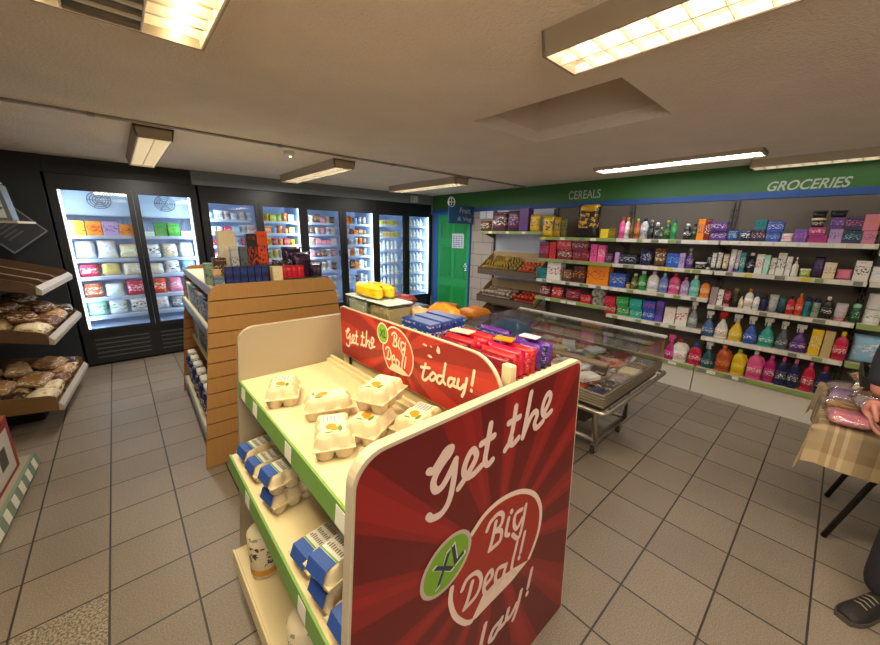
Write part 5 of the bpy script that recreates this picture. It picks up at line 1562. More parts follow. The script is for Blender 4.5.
def sshelf(hw, z, lip=True):
    mb = MB(); mb.box(.84 - hw, .84 + hw, 2.728, 4.314, z - .02, z) if z > 1.1 else (mb.box(.84 - hw, .826, 2.728, 4.314, z - .02, z), mb.box(.854, .84 + hw, 2.728, 4.314, z - .02, z))
    s_ = split_islands(mb.build('shelf', cream, slt))[0]
    if not lip: return
    mb = MB()
    for s in (-1, 1):
        x = .84 + s * (hw + .0005)
        mb.prism([(x, z - .05), (x + s * .016, z - .05), (x + s * .010, z + .006), (x, z + .006)], lambda u, v, d: (u, d, v), 2.73, 4.312)
    split_islands(mb.build('price_rail', grey_lip, s_))
sshelf(.40, 1.26); sshelf(.455, .99); sshelf(.43, .60, False); sshelf(.535, .16)
mb = MB(); mb.box(.33, 1.35, 2.73, 4.31, .005, .138); mb.build('plinth', beech2, slt)
# goods on top
def tbox(label, x, y, w, l, h, c1, c2, z=1.2605, rz=0.0, grp=None, nm='carton'):
    mb = MB(); mb.box(-w / 2, w / 2, -l / 2, l / 2, 0, h, bev=.002)
    o = mb.build(nm, pack(c1, c2, .4, 4)); put(o, (x, y, z), rz); return tag(o, label, 'box', grp)
tbox('tall plain white carton standing on the slatted gondola', .62, 3.12, .115, .08, .38, 'cream', 'white')
tbox('low brown box before the tall white carton', .535, 3.0, .08, .08, .19, 'umber', 'sand')
tbox('green topped small box at the left end of the slatted gondola', .475, 3.05, .06, .08, .15, 'sage', 'forest')
tbox('silver and blue box standing left of its twin', .622, 2.93, .05, .05, .27, 'silver', 'slate')
tbox('dark blue box standing right of the silver one', .682, 2.93, .05, .05, .27, 'slate', 'navy')
tbox('tall orange and black box, left of the pair on the slatted gondola', .765, 3.03, .07, .06, .36, 'black', 'vermilion')
tbox('tall orange box, right of the pair on the slatted gondola', .842, 3.03, .075, .06, .38, 'vermilion', 'black')
tbox('dark grey carton under the tall orange pair', .81, 2.92, .1, .1, .14, 'charcoal', 'rust')
for lay in range(2):
    for k in range(6):
        tbox('small dark blue box, %s from left in the %s layer of the slatted gondola' % (ORD[k], ['lower', 'upper'][lay]), .545 + k * .046, 2.80, .043, .06, .070, 'navy', 'blue', 1.2605 + lay * .071, 0, 'small dark blue boxes on the slatted gondola')
tbox('small orange and grey box on the left of the slatted gondola', .487, 2.87, .05, .06, .12, 'sand', 'rust')
tbox('flat pale blue box at the left front of the slatted gondola', .48, 2.78, .06, .06, .08, 'slate', 'sky')
tbox('upright cream box in front of the dark packs', .862, 2.80, .07, .07, .13, 'cream', 'straw')
for k in range(4):
    mb = MB(); pillow(mb, .06, .13, .04, 80 + k, 7, 7); o = mb.build('red_pouch', pack('red', 'crimson', .3, 4)); put(o, (.925 + k * .043, 2.83, 1.2605), PI / 2)
    tag(o, 'red pouch, %s from left beside the upright cream box' % ORD[k], 'pouch', 'red pouches on the slatted gondola')
for k in range(3):
    mb = MB(); pillow(mb, .1, .16, .05, 90 + k, 8, 8); o = mb.build('black_white_pack', pack('black', 'white', .3, 4)); put(o, (.91 + k * .065, 2.98, 1.2005 + .1), PI / 2, .2)
    for v in o.data.vertices: pass
    o.location.z = 1.2605
    tag(o, 'black and white pack, %s from left behind the red pouches' % ORD[k], 'pack', 'black and white packs on the slatted gondola')
for k, (x, y, w, h, rz) in enumerate([(1.10, 2.92, .17, .22, .1), (1.19, 2.86, .10, .13, -.3), (1.08, 3.07, .18, .26, .2)]):
    mb = MB(); pillow(mb, w, h, .09, 95 + k, 9, 9); o = mb.build('dark_sweet_bag', pack('aubergine', 'black', .25, 3)); put(o, (x, y, 1.2605), PI / 2 + rz)
    tag(o, ['large dark purple bag slumped at the right of the slatted gondola', 'small dark purple bag at the right corner of the slatted gondola', 'tall dark purple bag behind the others on the slatted gondola'][k], 'bag', 'dark purple bags on the slatted gondola')
mb = MB(); mb.box(.90, 1.22, 2.728, 2.768, 1.2605, 1.30, bev=.002); mb.mi = 1
o = mb.build('display_tray', mat('tray_green', '#1f3a30', .5)); rebase(o, (1.07, 2.745, 1.2605)); tag(o, 'dark green display tray under the red pouches', 'tray')
slt.location = (.852, 3.5, 0); slt.rotation_euler = (0, 0, SR)
# goods on the left side shelves
kinds = [('charcoal', 'sky'), ('slate', 'white'), ('navy', 'white'), ('teal', 'white'), ('grey', 'navy'), ('cream', 'sand'), ('brown', 'white')]
for si, (hw, z, n, h) in enumerate([(.455, .99, 8, .19), (.43, .60, 8, .28), (.535, .16, 7, .36)]):
    for k in range(n):
        y = 2.80 + k * (1.46 / n) + .02; w = 1.46 / n - .03
        c1, c2 = kinds[(k * 2 + si) % 7] if si < 2 else ('white', 'navy')
        if si == 1: c1, c2 = [('cream', 'white'), ('teal', 'white'), ('cream', 'sand'), ('petrol', 'white'), ('navy', 'white'), ('teal', 'cream'), ('sand', 'white'), ('grey', 'white')][k]
        lab = '%s pack, %s from the near end on the %s left shelf of the slatted gondola' % (c1, ORD[k], ['upper', 'middle', 'bottom'][si])
        if si < 2:
            mb = MB(); mb.box(-.05, .05, -w / 2, w / 2, 0, h * R.uniform(.8, 1), bev=.003); o = mb.build('carton', pack(c1, c2, .4, 4))
        else:
            t = thing('flour_bag', None, None); mb = MB(); pillow(mb, w * .85, h * .8, .11, k + 30, 8, 8); mb.build('bag', pack('navy', 'white', .5, 3), t)
            mb = MB(); mb.box(-.035, .035, -w * .33, w * .33, h * .74, h * .86, bev=.015, seg=2); mb.build('folded_top', mat('flour_paper', '#d8d4c8', .7), t, 'white folded paper top'); o = t
        put(o, MS @ Vector((.84 - hw + .07, y + w / 2 - .02, z + .0005)), SR + R.uniform(-.02, .02)); tag(o, lab, 'pack', 'packs on the %s left shelf of the slatted gondola' % ['upper', 'middle', 'bottom'][si])


# ================================================================ glass sided island freezer
fz = thing('island_freezer', 'low island freezer with clear glass walls and steel bumper rail', 'freezer', (2.65, 1.52, 0))
steel = mat('brushed_steel', '#a49c90', .3, .85); fzb = mat('freezer_bronze', '#6b5f51', .4, .4)
X0, X1, Y0, Y1 = 2.12, 3.20, .815, 2.24
mb = MB(); mb.box(X0 + .03, X1 - .03, Y0 + .03, Y1 - .03, .545, .612); mb.box(X0 + .22, X1 - .12, Y0 + .2, Y1 - .2, .34, .544); mb.build('body', mat('freezer_dark', '#2c2721', .5), fz)
mb = MB()
for k in range(5):
    z = .60 + k * .018
    for (a, b, c, d) in ((X0, X0 + .02, Y0, Y1), (X1 - .02, X1, Y0, Y1), (X0 + .02, X1 - .02, Y0, Y0 + .02), (X0 + .02, X1 - .02, Y1 - .02, Y1)):
        mb.box(a, b, c, d, z, z + .013, bev=.003)
mb.build('slatted_rim', mat('rim_bronze', '#8d8272', .35, .6), fz)
mb = MB(); mb.box(X0 + .022, X1 - .022, Y0 + .022, Y1 - .022, .60, .615); mb.build('well_floor', mat('well_white', '#b9b4ac', .4), fz)
# bumper rail
def rrect(x0, x1, y0, y1, r, z, n=6):
    p = []
    for cx, cy, a0 in ((x1 - r, y1 - r, 0), (x0 + r, y1 - r, PI / 2), (x0 + r, y0 + r, PI), (x1 - r, y0 + r, 1.5 * PI)):
        for k in range(n + 1):
            a = a0 + PI / 2 * k / n; p.append((cx + r * math.cos(a), cy + r * math.sin(a), z))
    return p
mb = MB(); mb.tube(rrect(X0 - .025, X1 + .025, Y0 - .028, Y1 + .028, .05, .575), .016, 8, closed=True); mb.build('bumper_rail', steel, fz)
mb = MB()
for x, y in ((X0 + .1, Y0 - .012), (X1 - .1, Y0 - .012), (X0 - .01, 1.2), (X0 - .01, 1.9), (X1 + .01, 1.2), (X1 + .01, 1.9)):
    mb.ball((x, y, .575), .014, u=8, v=6)
mb.build('rail_bolt', steel, fz)
gl = glass('freezer_glass', (.97, .98, .975), .035)
zg0, zg1 = .69, .865
for a, b, c, d in ((X0 + .004, X0 + .012, Y0 + .014, Y1 - .014), (X1 - .012, X1 - .004, Y0 + .014, Y1 - .014), (X0 + .004, X1 - .004, Y0 + .004, Y0 + .012), (X0 + .004, X1 - .004, Y1 - .012, Y1 - .004)):
    mb = MB(); mb.box(a, b, c, d, zg0, zg1); mb.build('glass_wall', gl, fz)
mb = MB(); mb.box(X0, X0 + .075, Y0 + .02, Y1 - .02, zg1 + .001, zg1 + .016, bev=.004); mb.build('top_rail', mat('rail_brown', '#7c6a54', .35, .3), fz, 'brown top rail')
mb = MB(); mb.box(X1 - .035, X1 + .005, Y0, Y1, zg1 + .001, zg1 + .022, bev=.005); mb.build('top_rail', mat('rail_white', '#d6d8da', .3, .2), fz, 'white top rail')
mb = MB(); mb.box(X0 + .08, 2.64, Y0 + .01, Y1 - .01, zg1 + .002, zg1 + .008); mb.build('sliding_lid', gl, fz)
mb = MB(); mb.box(2.60, X1 - .04, Y0 + .01, Y1 - .01, zg1 + .010, zg1 + .016); mb.build('sliding_lid', gl, fz)
mb = MB()
LX0, LX1, LY0, LY1 = 2.50, 3.05, .99, 2.06
for y in (LY0, LY1):
    mb.tube([(LX0 - .10, y, .545), (LX0, y, .14), (LX1, y, .14), (LX1 + .05, y, .545)], .022, 8)
for x in (LX0, LX1):
    mb.tube([(x, LY0, .14), (x, LY1, .14)], .020, 8)
mb.build('leg_frame', steel, fz)
for x in (2.545, 3.01):
    for y in (1.01, 2.04):
        mb = MB(); mb.box(x - .03, x + .03, y - .02, y + .02, .075, .115, bev=.006)
        mb.prism([(-.02, .03), (.02, .03), (.03, .08), (-.03, .08)], lambda u, v, d: (x + u, y + d, v), -.022, -.016)
        c = mb.build('caster', steel, fz)
        mb = MB(); mb.lathe([(.034, -.012), (.036, 0), (.034, .012)], 16, M=Matrix.Translation((x, y, .0365)) @ Matrix.Rotation(PI / 2, 4, 'X')); mb.build('wheel', mat('rubber', '#2a2826', .7), c)
mb = MB(); mb.box(2.4, 2.95, 1.2, 1.9, .16, .295); mb.build('compressor_box', mat('compressor_dark', '#24211e', .6), fz)
# frozen packs
cs = [('wine', 'cream'), ('white', 'rust'), ('cream', 'brown'), ('pale', 'wine'), ('peach', 'wine'), ('umber', 'white'), ('pale', 'rose'), ('brown', 'cream'), ('white', 'plum'), ('rust', 'white'), ('mauve', 'white'), ('sand', 'umber'), ('slate', 'cream')]
r = random.Random(11)
nx, ny = 6, 9
for i in range(nx):
    for j in range(ny):
        x = X0 + .10 + i * .175; y = Y0 + .09 + j * .152
        c1, c2 = cs[(i * 5 + j * 3 + (i * j) % 4) % len(cs)]
        if i == 0 and 1 <= j <= 2: c1, c2 = 'rust', 'red'
        if i == 0 and j == 0: c1, c2 = 'navy', 'lilac'
        mb = MB()
        if (i + j) % 3 == 0:
            mb.box(-.075, .075, -.062, .062, 0, r.uniform(.03, .06), bev=.004)
        else:
            pillow(mb, .15, .135, .055, i * 10 + j, 8, 8, Matrix.Translation((-.07, 0, .0)) @ Matrix.Rotation(PI / 2, 4, 'Y') @ Matrix.Translation((0, 0, .0)))
        o = mb.build('frozen_pack', pack(c1, c2, .3, 3.5))
        vs = o.data.vertices; zm = min(v.co.z for v in vs); xm = (min(v.co.x for v in vs) + max(v.co.x for v in vs)) / 2
        for v in vs: v.co.z -= zm; v.co.x -= xm
        put(o, (x, y, .6155), r.uniform(-.12, .12))
        tag(o, '%s frozen pack, %s from the left in the %s row of the island freezer' % (c1, ORD[i], ORD[j]), 'frozen food', 'frozen packs in the island freezer')
for k in range(14):   # second layer
    x = X0 + .2 + (k % 4) * .21; y = Y0 + .22 + (k // 4) * .24
    c1, c2 = cs[(k * 4 + 1) % len(cs)]
    mb = MB(); mb.box(-.08, .08, -.055, .055, 0, .032, bev=.004)
    o = mb.build('frozen_pack', pack(c1, c2, .3, 3.5)); put(o, (x, y, .680), r.uniform(-.6, .6))
    tag(o, '%s frozen carton lying on top of the others, %s from left in upper row %s' % (c1, ORD[k % 4], ['one', 'two', 'three', 'four'][k // 4]), 'frozen food', 'frozen packs in the island freezer')
mb = MB(); mb.grid(lambda u, v: Vector(((u - .5) * .44, (v - .5) * .36, .15 * max(0, 1 - (2 * u - 1) ** 2) ** .5 * max(0, 1 - (2 * v - 1) ** 2) ** .5 * (1 + .12 * mnoise.noise(Vector((u * 3, v * 3, 2)))))), 18, 14)
o = mb.build('blue_bag', mat('blue_plastic', '#3f6fa0', .3)); put(o, (2.72, 2.03, .712), .3); tag(o, 'domed blue plastic bag at the far end of the island freezer', 'bag')

# low produce table beyond the freezer
pt = thing('produce_table', 'low wooden table with bagged produce between the freezer and the green door', 'table', (2.75, 3.05, 0))
tw = wood_mat('table_wood', '#8a6a45', '#a07c52')
mb = MB(); mb.box(2.3, 3.2, 2.55, 3.55, .66, .70, bev=.004); mb.build('tabletop', tw, pt)
for x in (2.35, 3.15):
    for y in (2.6, 3.5):
        mb = MB(); mb.box(x - .03, x + .03, y - .03, y + .03, 0, .659); mb.build('leg', tw, pt)
for k, (x, y, w, l, h, c1, c2, lab) in enumerate([
    (2.98, 2.72, .3, .3, .12, 'orange', 'amber', 'orange net bag on the produce table nearest the freezer'), (2.62, 2.75, .3, .34, .08, 'sand', 'rust', 'sand coloured flat bag on the produce table'),
    (2.5, 3.25, .34, .4, .13, 'slate', 'charcoal', 'dark grey glossy sack on the produce table'), (2.95, 3.2, .3, .36, .10, 'amber', 'brown', 'amber bag at the far right of the produce table')]):
    mb = MB(); pillow(mb, l, w, h, 120 + k, 10, 10, Matrix.Rotation(PI / 2, 4, 'Y')); o = mb.build('produce_bag', pack(c1, c2, .35, 3))
    vs = o.data.vertices; zm = min(v.co.z for v in vs); xm = (min(v.co.x for v in vs) + max(v.co.x for v in vs)) / 2
    for v in vs: v.co.z -= zm; v.co.x -= xm
    put(o, (x, y, .7005), .2 * k); tag(o, lab, 'bag', 'bags on the produce table')

# ================================================================ bread stand at the left
wd = wood_mat('bread_wood', '#4d3623', '#6b4c31', (3, 20, 20)); wd2 = wood_mat('bread_wood_light', '#6d5032', '#86663f', (3, 20, 20))
trim = mat('bread_trim', '#b5aca0', .4)
BA = -.085       # the stand is turned a little towards the aisle
bs = thing('bread_stand', 'dark wooden bread stand with three tilted trays against the left wall', 'stand', (-.51, 4.0, 0), BA)
BASE[bs.name] = Vector((0, 0, 0))     # parts below are built in the stand's own axes
mb = MB(); mb.box(-1.02, -.98, 0, 1.25, .03, 1.72); mb.build('back_panel', mat('stand_back', '#241c16', .6), bs)
mb = MB()
for y in (.02, 1.21): mb.box(-.98, -.90, y, y + .03, 0, 1.72)
mb.build('post', mat('stand_post', '#2b2019', .6), bs)
def bread_tray(zl, depth, rise, h, light, ylen=1.15, ox=0.0):
    """tray with a front lip at x = 0 rising towards the wall"""
    t_ = MB(); m1 = wd2 if light else wd
    t_.prism([(0, zl - h), (0, zl - h + .012), (-depth, zl - h + rise + .012), (-depth, zl - h + rise)], lambda u, v, d: (u, d, v), .012, ylen - .012)
    o = t_.build('tray', m1, bs)
    for y in (0, ylen - .012):
        mb = MB(); mb.prism([(.0, zl - h), (0, zl - .02), (-.03, zl), (-depth, zl + rise + .02), (-depth, zl - h + rise)], lambda u, v, d: (u, d, v), y, y + .012); mb.build('side_board', m1, o)
    for k in (1, 2):
        y = ylen * k / 3
        mb = MB(); mb.prism([(-.015, zl - h + .014), (-.015, zl - .055), (-.05, zl - .02), (-depth, zl + rise), (-depth, zl - h + rise + .014)], lambda u, v, d: (u, d, v), y, y + .008); dv = mb.build('divider', m1, o)
        mb = MB(); mb.tube([(-.015, y + .004, zl - .055), (-.05, y + .004, zl - .018), (-depth, y + .004, zl + rise + .002)], .005, 6); mb.build('divider_edge', mat('divider_pale', '#9c8f80', .5), dv)
    mb = MB(); mb.prism([(.001, zl - h), (.03, zl - h - .008), (.034, zl - h + .03), (.008, zl - h + .062)], lambda u, v, d: (u, d, v), 0, ylen); mb.build('front_rail', trim, o, 'pale front price rail')
    o.location.x = ox
    return o
bread_tray(1.235, .62, .16, .09, False); bread_tray(.85, .62, .14, .10, False); bread_tray(.33, .66, .06, .13, True, 1.15, -.04)
mb = MB(); mb.box(-.62, -.22, 0.38, 1.10, .0, .19); mb.build('base', mat('stand_base', '#1d1712', .7), bs)
mb = MB(); mb.box(-.98, .035, -.15, .30, 1.665, 1.68); mb.build('top_shelf', mat('shelf_offwhite', '#bdb8ae', .4), bs, 'off white top shelf')
mb = MB(); mb.box(-.90, -.45, .1, 1.1, 1.34, 1.46); mb.build('header_board', wd2, bs)
Mb = Matrix.Translation((-.51, 4.0, 0)) @ Matrix.Rotation(BA, 4, 'Z')
bcs = [('umber', 'sand'), ('brown', 'cream'), ('sand', 'brown'), ('umber', 'cream'), ('tan', 'white'), ('brown', 'sand')]
r = random.Random(4)
for ti, (zl, depth, rise, h, rows, cols) in enumerate([(.85, .62, .14, .10, 3, 4), (.33, .66, .06, .13, 3, 5)]):
    for i in range(rows):
        for j in range(cols):
            x = -.10 - i * .185 - .04 * ti; y = .12 + j * (.95 / (cols - 1)) * .97
            c1, c2 = bcs[(i * 2 + j * 5 + ti) % 6]
            if ti == 0 and j == 0 and i == 0: c1, c2 = 'cream', 'tan'
            if ti == 1 and i == 0 and j < 2: c1, c2 = 'cream', 'brown'
            mb = MB(); n0 = 0
            pillow(mb, .21, .17, .11, r.random() * 90, 10, 9, Matrix.Rotation(PI / 2, 4, 'Y'))
            o = mb.build('bread_bag', pack(c1, c2, .3, 3))
            vs = o.data.vertices; zm = min(v.co.z for v in vs); xm = (min(v.co.x for v in vs) + max(v.co.x for v in vs)) / 2
            for v in vs: v.co.z -= zm; v.co.x -= xm
            zbed = zl - h + .014 + rise * (-x - .04 * ti) / depth
            p = Mb @ Vector((x, y, zbed + .006)); put(o, p, BA + r.uniform(-.2, .2), 0, rise / depth * .8)
            tag(o, '%s bagged loaf, %s from near end, %s row, %s tray of the bread stand' % (c1, ORD[j], ['front', 'middle', 'back'][i], ['middle', 'bottom'][ti]), 'bread', 'bagged loaves on the bread stand')
for k in range(11):
    ti = k % 2; zl, h, ox = ((.85, .10, 0), (.33, .13, -.04))[ti]
    x = -.17 - (k % 3) * .17 + ox; y = .18 + (k // 2) * .16
    c1, c2 = bcs[(k * 3 + 1) % 6]
    mb = MB(); pillow(mb, .22, .17, .10, 300 + k, 10, 9, Matrix.Rotation(PI / 2, 4, 'Y'))
    o = mb.build('bread_bag', pack(c1, c2, .3, 3))
    vs = o.data.vertices; zm = min(v.co.z for v in vs); xm = (min(v.co.x for v in vs) + max(v.co.x for v in vs)) / 2
    for v in vs: v.co.z -= zm; v.co.x -= xm
    p = Mb @ Vector((x, y, zl - h + .11 + (.14, .06)[ti] * (-x) / .62)); put(o, p, BA + r.uniform(-.5, .5), r.uniform(-.1, .1), .15)
    tag(o, '%s bagged loaf lying on others, %s along the %s tray of the bread stand' % (c1, ORD[k // 2], ['middle', 'bottom'][ti]), 'bread', 'bagged loaves on the bread stand')
# things on its top shelf
p = Mb @ Vector((-.085, .0, 1.6805))
t = thing('clear_canister', 'clear plastic canister with a blue label on the white shelf at upper left', 'canister', p, BA)
BASE[t.name] = Vector((0, 0, 0))
mb = MB(); mb.prism([(-.085, 0), (.085, 0), (.06, .235), (.045, .25), (-.06, .25)], lambda u, v, d: (u, d, v), -.07, .07); mb.build('body', mat('canister_grey', '#6d7780', .25), t)
mb = MB(); mb.prism([(-.06, .02), (.06, .02), (.045, .19), (-.045, .19)], lambda u, v, d: (u, d, v), -.0715, -.0705); mb.build('label', pack('pale', 'denim', .4), t)
mb = MB(); mb.prism([(-.065, .251), (.05, .251), (.035, .275), (-.05, .275)], lambda u, v, d: (u, d, v), -.06, .06); mb.build('lid', mat('canister_lid', '#9aa2a8', .3), t)
# square price card hung corner down on the dark boarding
t = thing('hanging_card', 'dark square card hung corner down under the white shelf at left', 'sign', (-.735, 5.40, 1.62), 0)
BASE[t.name] = Vector((0, 0, 0)); t.rotation_euler = (0, 0, .0)
MM = Matrix.Rotation(-.70, 4, 'Y')
mb = MB(); mb.box(-.17, .17, -.006, .006, -.17, .17, M=MM); mb.build('card', mat('card_grey', '#33363c', .5), t)
mb = MB()
for a in (-1, 1):
    mb.box(a * .165 - .006, a * .165 + .006, -.0085, -.0062, -.17, .17, M=MM); mb.box(-.16, .16, -.0085, -.0062, a * .165 - .006, a * .165 + .006, M=MM)
mb.build('border', mat('card_border', '#77797e', .5), t)
mb = MB()
for k in range(5): mb.box(-.10, .02 + .02 * (k % 3), -.008, -.0062, .07 - k * .035, .085 - k * .035, M=MM)
mb.build('print_rows', mat('card_print', '#595c62', .5), t)
mb = MB(); mb.tube([(0, 0, .235), (0, .0, .755)], .003, 5); mb.build('hanger', mat('card_hanger', '#4a4a4a', .5), t)

# ================================================================ low shelf with the red box, bottom left
t = thing('floor_shelf', 'low shelf with a green and white price rail at the left frame edge', 'shelf', (-.66, 3.5, 0), -.065)
BASE[t.name] = Vector((0, 0, 0))
mb = MB(); mb.box(-.60, -.012, -.90, 0, .0, .09); mb.build('plinth', mat('plinth_dark', '#4b443c', .6), t)
mb = MB(); mb.box(-.60, -.002, -.90, 0, .0905, .105); sh = mb.build('deck', mat('deck_beige', '#a59a88', .5), t)
mb = MB(); mb.prism([(0, .035), (.03, .03), (.018, .115), (0, .115)], lambda u, v, d: (u, d, v), -.90, 0.0); pr_ = mb.build('price_rail', mat('rail_greygreen', '#7b8d7c', .45), t)
mb = MB()
for k in range(6):
    y = -.86 + k * .145
    mb.prism([(.0305, .040), (.0312, .040), (.0205, .108), (.0198, .108)], lambda u, v, d: (u, d, v), y, y + .07)
mb.build('price_ticket', strip_m[2], pr_)
Mf = Matrix.Translation((-.66, 3.5, 0)) @ Matrix.Rotation(-.065, 4, 'Z')
t = thing('red_box', 'red cardboard box with a white square emblem at the left frame edge', 'box', Mf @ Vector((-.2, -.48, .1055)), -.065)
BASE[t.name] = Vector((0, 0, 0))
mb = MB(); mb.box(-.20, .17, -.36, .36, 0, .36, bev=.004); mb.build('carton', mat('box_red', '#8e2a20', .5), t)
mb = MB(); mb.box(-.20, .17, -.36, .36, .3603, .362); mb.build('top_flap', mat('box_flap', '#a05a3a', .5), t, 'faded orange top flap')
mb = MB(); mb.box(.1705, .172, -.02, .30, .03, .30); mb.mi = 1; mb.box(.1722, .173, .08, .20, .10, .22); mb.build('emblem', [mat('emblem_white', '#c9c2ba', .5), mat('emblem_dark', '#4e4642', .5)], t, 'white square emblem with a dark centre')
mb = MB()
for k in range(3): mb.box(.1705, .172, -.32, -.08, .07 + k * .08, .10 + k * .08)
mb.build('print_rows', mat('box_print', '#b5695c', .5), t)

# ================================================================ folding table with a plaid cloth and packs of meat
ft = thing('folding_table', 'folding table with black bent tube legs under a plaid cloth', 'table', (3.05, -.80, 0))
TX0, TX1, TY0, TY1, TZ = 2.60, 3.42, -1.75, -.09, .72
mb = MB(); mb.box(TX0, TX1, TY0, TY1, TZ - .03, TZ, bev=.004); mb.build('tabletop', mat('table_top', '#8b8378', .6), ft)
blk = mat('leg_black', '#15120f', .4)
for y, s in ((TY0 + .3, 1), (-.38, -1)):
    for x in (2.78, 3.27):
        mb = MB(); mb.tube([(x, y, TZ - .03), (x, y, .50), (x, y + .015 * -s, .47), (x, y + .05 * -s, .40), (x, -.235 if s < 0 else TY0 + .15, 0.005)], .014, 8); mb.build('leg', blk, ft)
    mb = MB(); mb.tube([(2.78, y, .52), (3.27, y, .52)], .012, 8); mb.build('cross_bar', blk, ft)
def plaid():
    m, n, l, b = principled('plaid_cloth')
    tc = n.new('ShaderNodeTexCoord'); sp = n.new('ShaderNodeSeparateXYZ'); l.new(tc.outputs['UV'], sp.inputs[0])
    def ramp(src, mult):
        mu = n.new('ShaderNodeMath'); mu.operation = 'MULTIPLY'; mu.inputs[1].default_value = mult; l.new(src, mu.inputs[0])
        fr = n.new('ShaderNodeMath'); fr.operation = 'FRACT'; l.new(mu.outputs[0], fr.inputs[0])
        rp = n.new('ShaderNodeValToRGB'); rp.color_ramp.interpolation = 'CONSTANT'
        e = rp.color_ramp.elements; e[0].position = 0; e[0].color = (*lin('#978468'), 1); e[1].position = .22; e[1].color = (*lin('#65533e'), 1)
        for p_, c_ in ((.34, '#a08a68'), (.40, '#65533e'), (.52, '#a08a68'), (.60, '#c2b08c'), (.63, '#8e7654'), (.68, '#c2b08c'), (.71, '#8e7654'), (.76, '#b39d78'), (.9, '#937b58')):
            q = e.new(p_); q.color = (*lin(c_), 1)
        l.new(fr.outputs[0], rp.inputs[0]); return rp.outputs[0]
    mx = n.new('ShaderNodeMix'); mx.data_type = 'RGBA'; mx.inputs['Factor'].default_value = .5
    l.new(ramp(sp.outputs[0], 2.0), mx.inputs['A']); l.new(ramp(sp.outputs[1], 2.0), mx.inputs['B']); l.new(mx.outputs['Result'], b.inputs['Base Color'])
    b.inputs['Roughness'].default_value = .85
    return m
# cloth: one draped sheet, grid over table plus overhang
ov = .22; W0, W1 = TX0 - ov, TX1 + ov; L0, L1 = TY0 - ov, TY1 + ov
def cloth(x, y):
    dx = max(TX0 - x, 0, x - TX1); dy = max(TY0 - y, 0, y - TY1)
    sx = -1 if x < TX0 else 1; sy = -1 if y < TY0 else 1
    px = min(max(x, TX0), TX1); py = min(max(y, TY0), TY1); z = TZ + .004
    drop = math.hypot(dx, dy) if dx and dy else max(dx, dy)
    if dx and dy: drop = max(dx, dy) + .25 * min(dx, dy)
    if drop > 0:
        wv = .012 * math.sin((px + py) * 16 + 1.0) * min(1, drop / .12)
        k = .008 + .035 * drop
        if dx: px += sx * (k + (wv if not dy else .02)); 
        if dy: py += sy * (k + (wv if not dx else .02))
        if dx and dy:
            e = min(dx, dy) * .15; px += sx * e * (dy / (dx + dy)); py += sy * e * (dx / (dx + dy))
        z -= max(0, drop - .004)
    return Vector((px, py, z))
mb = MB(); uvl = mb.bm.loops.layers.uv.new('UVMap')
N, Mn = 54, 90
g = mb.grid(lambda u, v: cloth(W0 + u * (W1 - W0), L0 + v * (L1 - L0)), N, Mn)
idx = {}
for i in range(N + 1):
    for j in range(Mn + 1): idx[g[i][j]] = (W0 + i / N * (W1 - W0), L0 + j / Mn * (L1 - L0))
for f in mb.bm.faces:
    for lp in f.loops: lp[uvl].uv = idx[lp.vert]
cl = mb.build('tablecloth', plaid()); rebase(cl, (3.0, -.9, TZ)); tag(cl, 'brown and tan plaid tablecloth draped over the folding table', 'tablecloth')
r = random.Random(21)
mc = [('rose', 'cream'), ('sand', 'wine'), ('cream', 'rust'), ('mauve', 'cream'), ('tan', 'umber'), ('pale', 'rose'), ('peach', 'wine'), ('brown', 'cream'), ('lilac', 'rose')]
film = glass('pack_film', (.97, .96, .95), .10, .12)
for lay in range(2):
    for i in range(4):
        for j in range(5 if lay == 0 else 4):
            x = TX0 + .09 + i * .175 + (.08 if lay else 0); y = TY1 - .09 - j * .20 - (.09 if lay else 0)
            if x > TX1 - .08: continue
            c1, c2 = mc[(i * 4 + j * 2 + lay * 3) % len(mc)]
            t = thing('meat_pack', '%s film wrapped pack, %s from the aisle in %s %s of the plaid table' % (c1, ORD[i], 'upper row' if lay else 'lower row', ORD[j]), 'meat pack', (0, 0, 0), group='film wrapped packs on the plaid table')
            mb = MB(); pillow(mb, .16, .15, .062, r.random() * 70, 9, 9, Matrix.Translation((-.075, 0, .034)) @ Matrix.Rotation(PI / 2, 4, 'Y')); o1_ = mb.build('contents', pack(c1, c2, .3, 3), t)
            mb = MB(); pillow(mb, .185, .17, .074, r.random() * 70, 9, 9, Matrix.Translation((-.085, 0, .036)) @ Matrix.Rotation(PI / 2, 4, 'Y')); mb.build('film', film, t)
            put(t, (x, y, TZ + .0075 + lay * .068), r.uniform(-.5, .5), r.uniform(-.08, .08) if lay else 0)
mb = MB()
bx0, bx1, by0, by1, z = 2.95, 3.33, -.62, -.20, TZ + .150
for q in ((bx0, bx1, by0, by1, z, z + .006), (bx0, bx0 + .008, by0, by1, z + .006, z + .06), (bx1 - .008, bx1, by0, by1, z + .006, z + .06), (bx0 + .008, bx1 - .008, by0, by0 + .008, z + .006, z + .06), (bx0 + .008, bx1 - .008, by1 - .008, by1, z + .006, z + .06)): mb.box(*q)
o = mb.build('black_crate', mat('crate_black', '#1a1513', .5)); rebase(o, (3.14, -.41, z)); tag(o, 'shallow black tray of packs on the plaid table behind the front packs', 'tray')
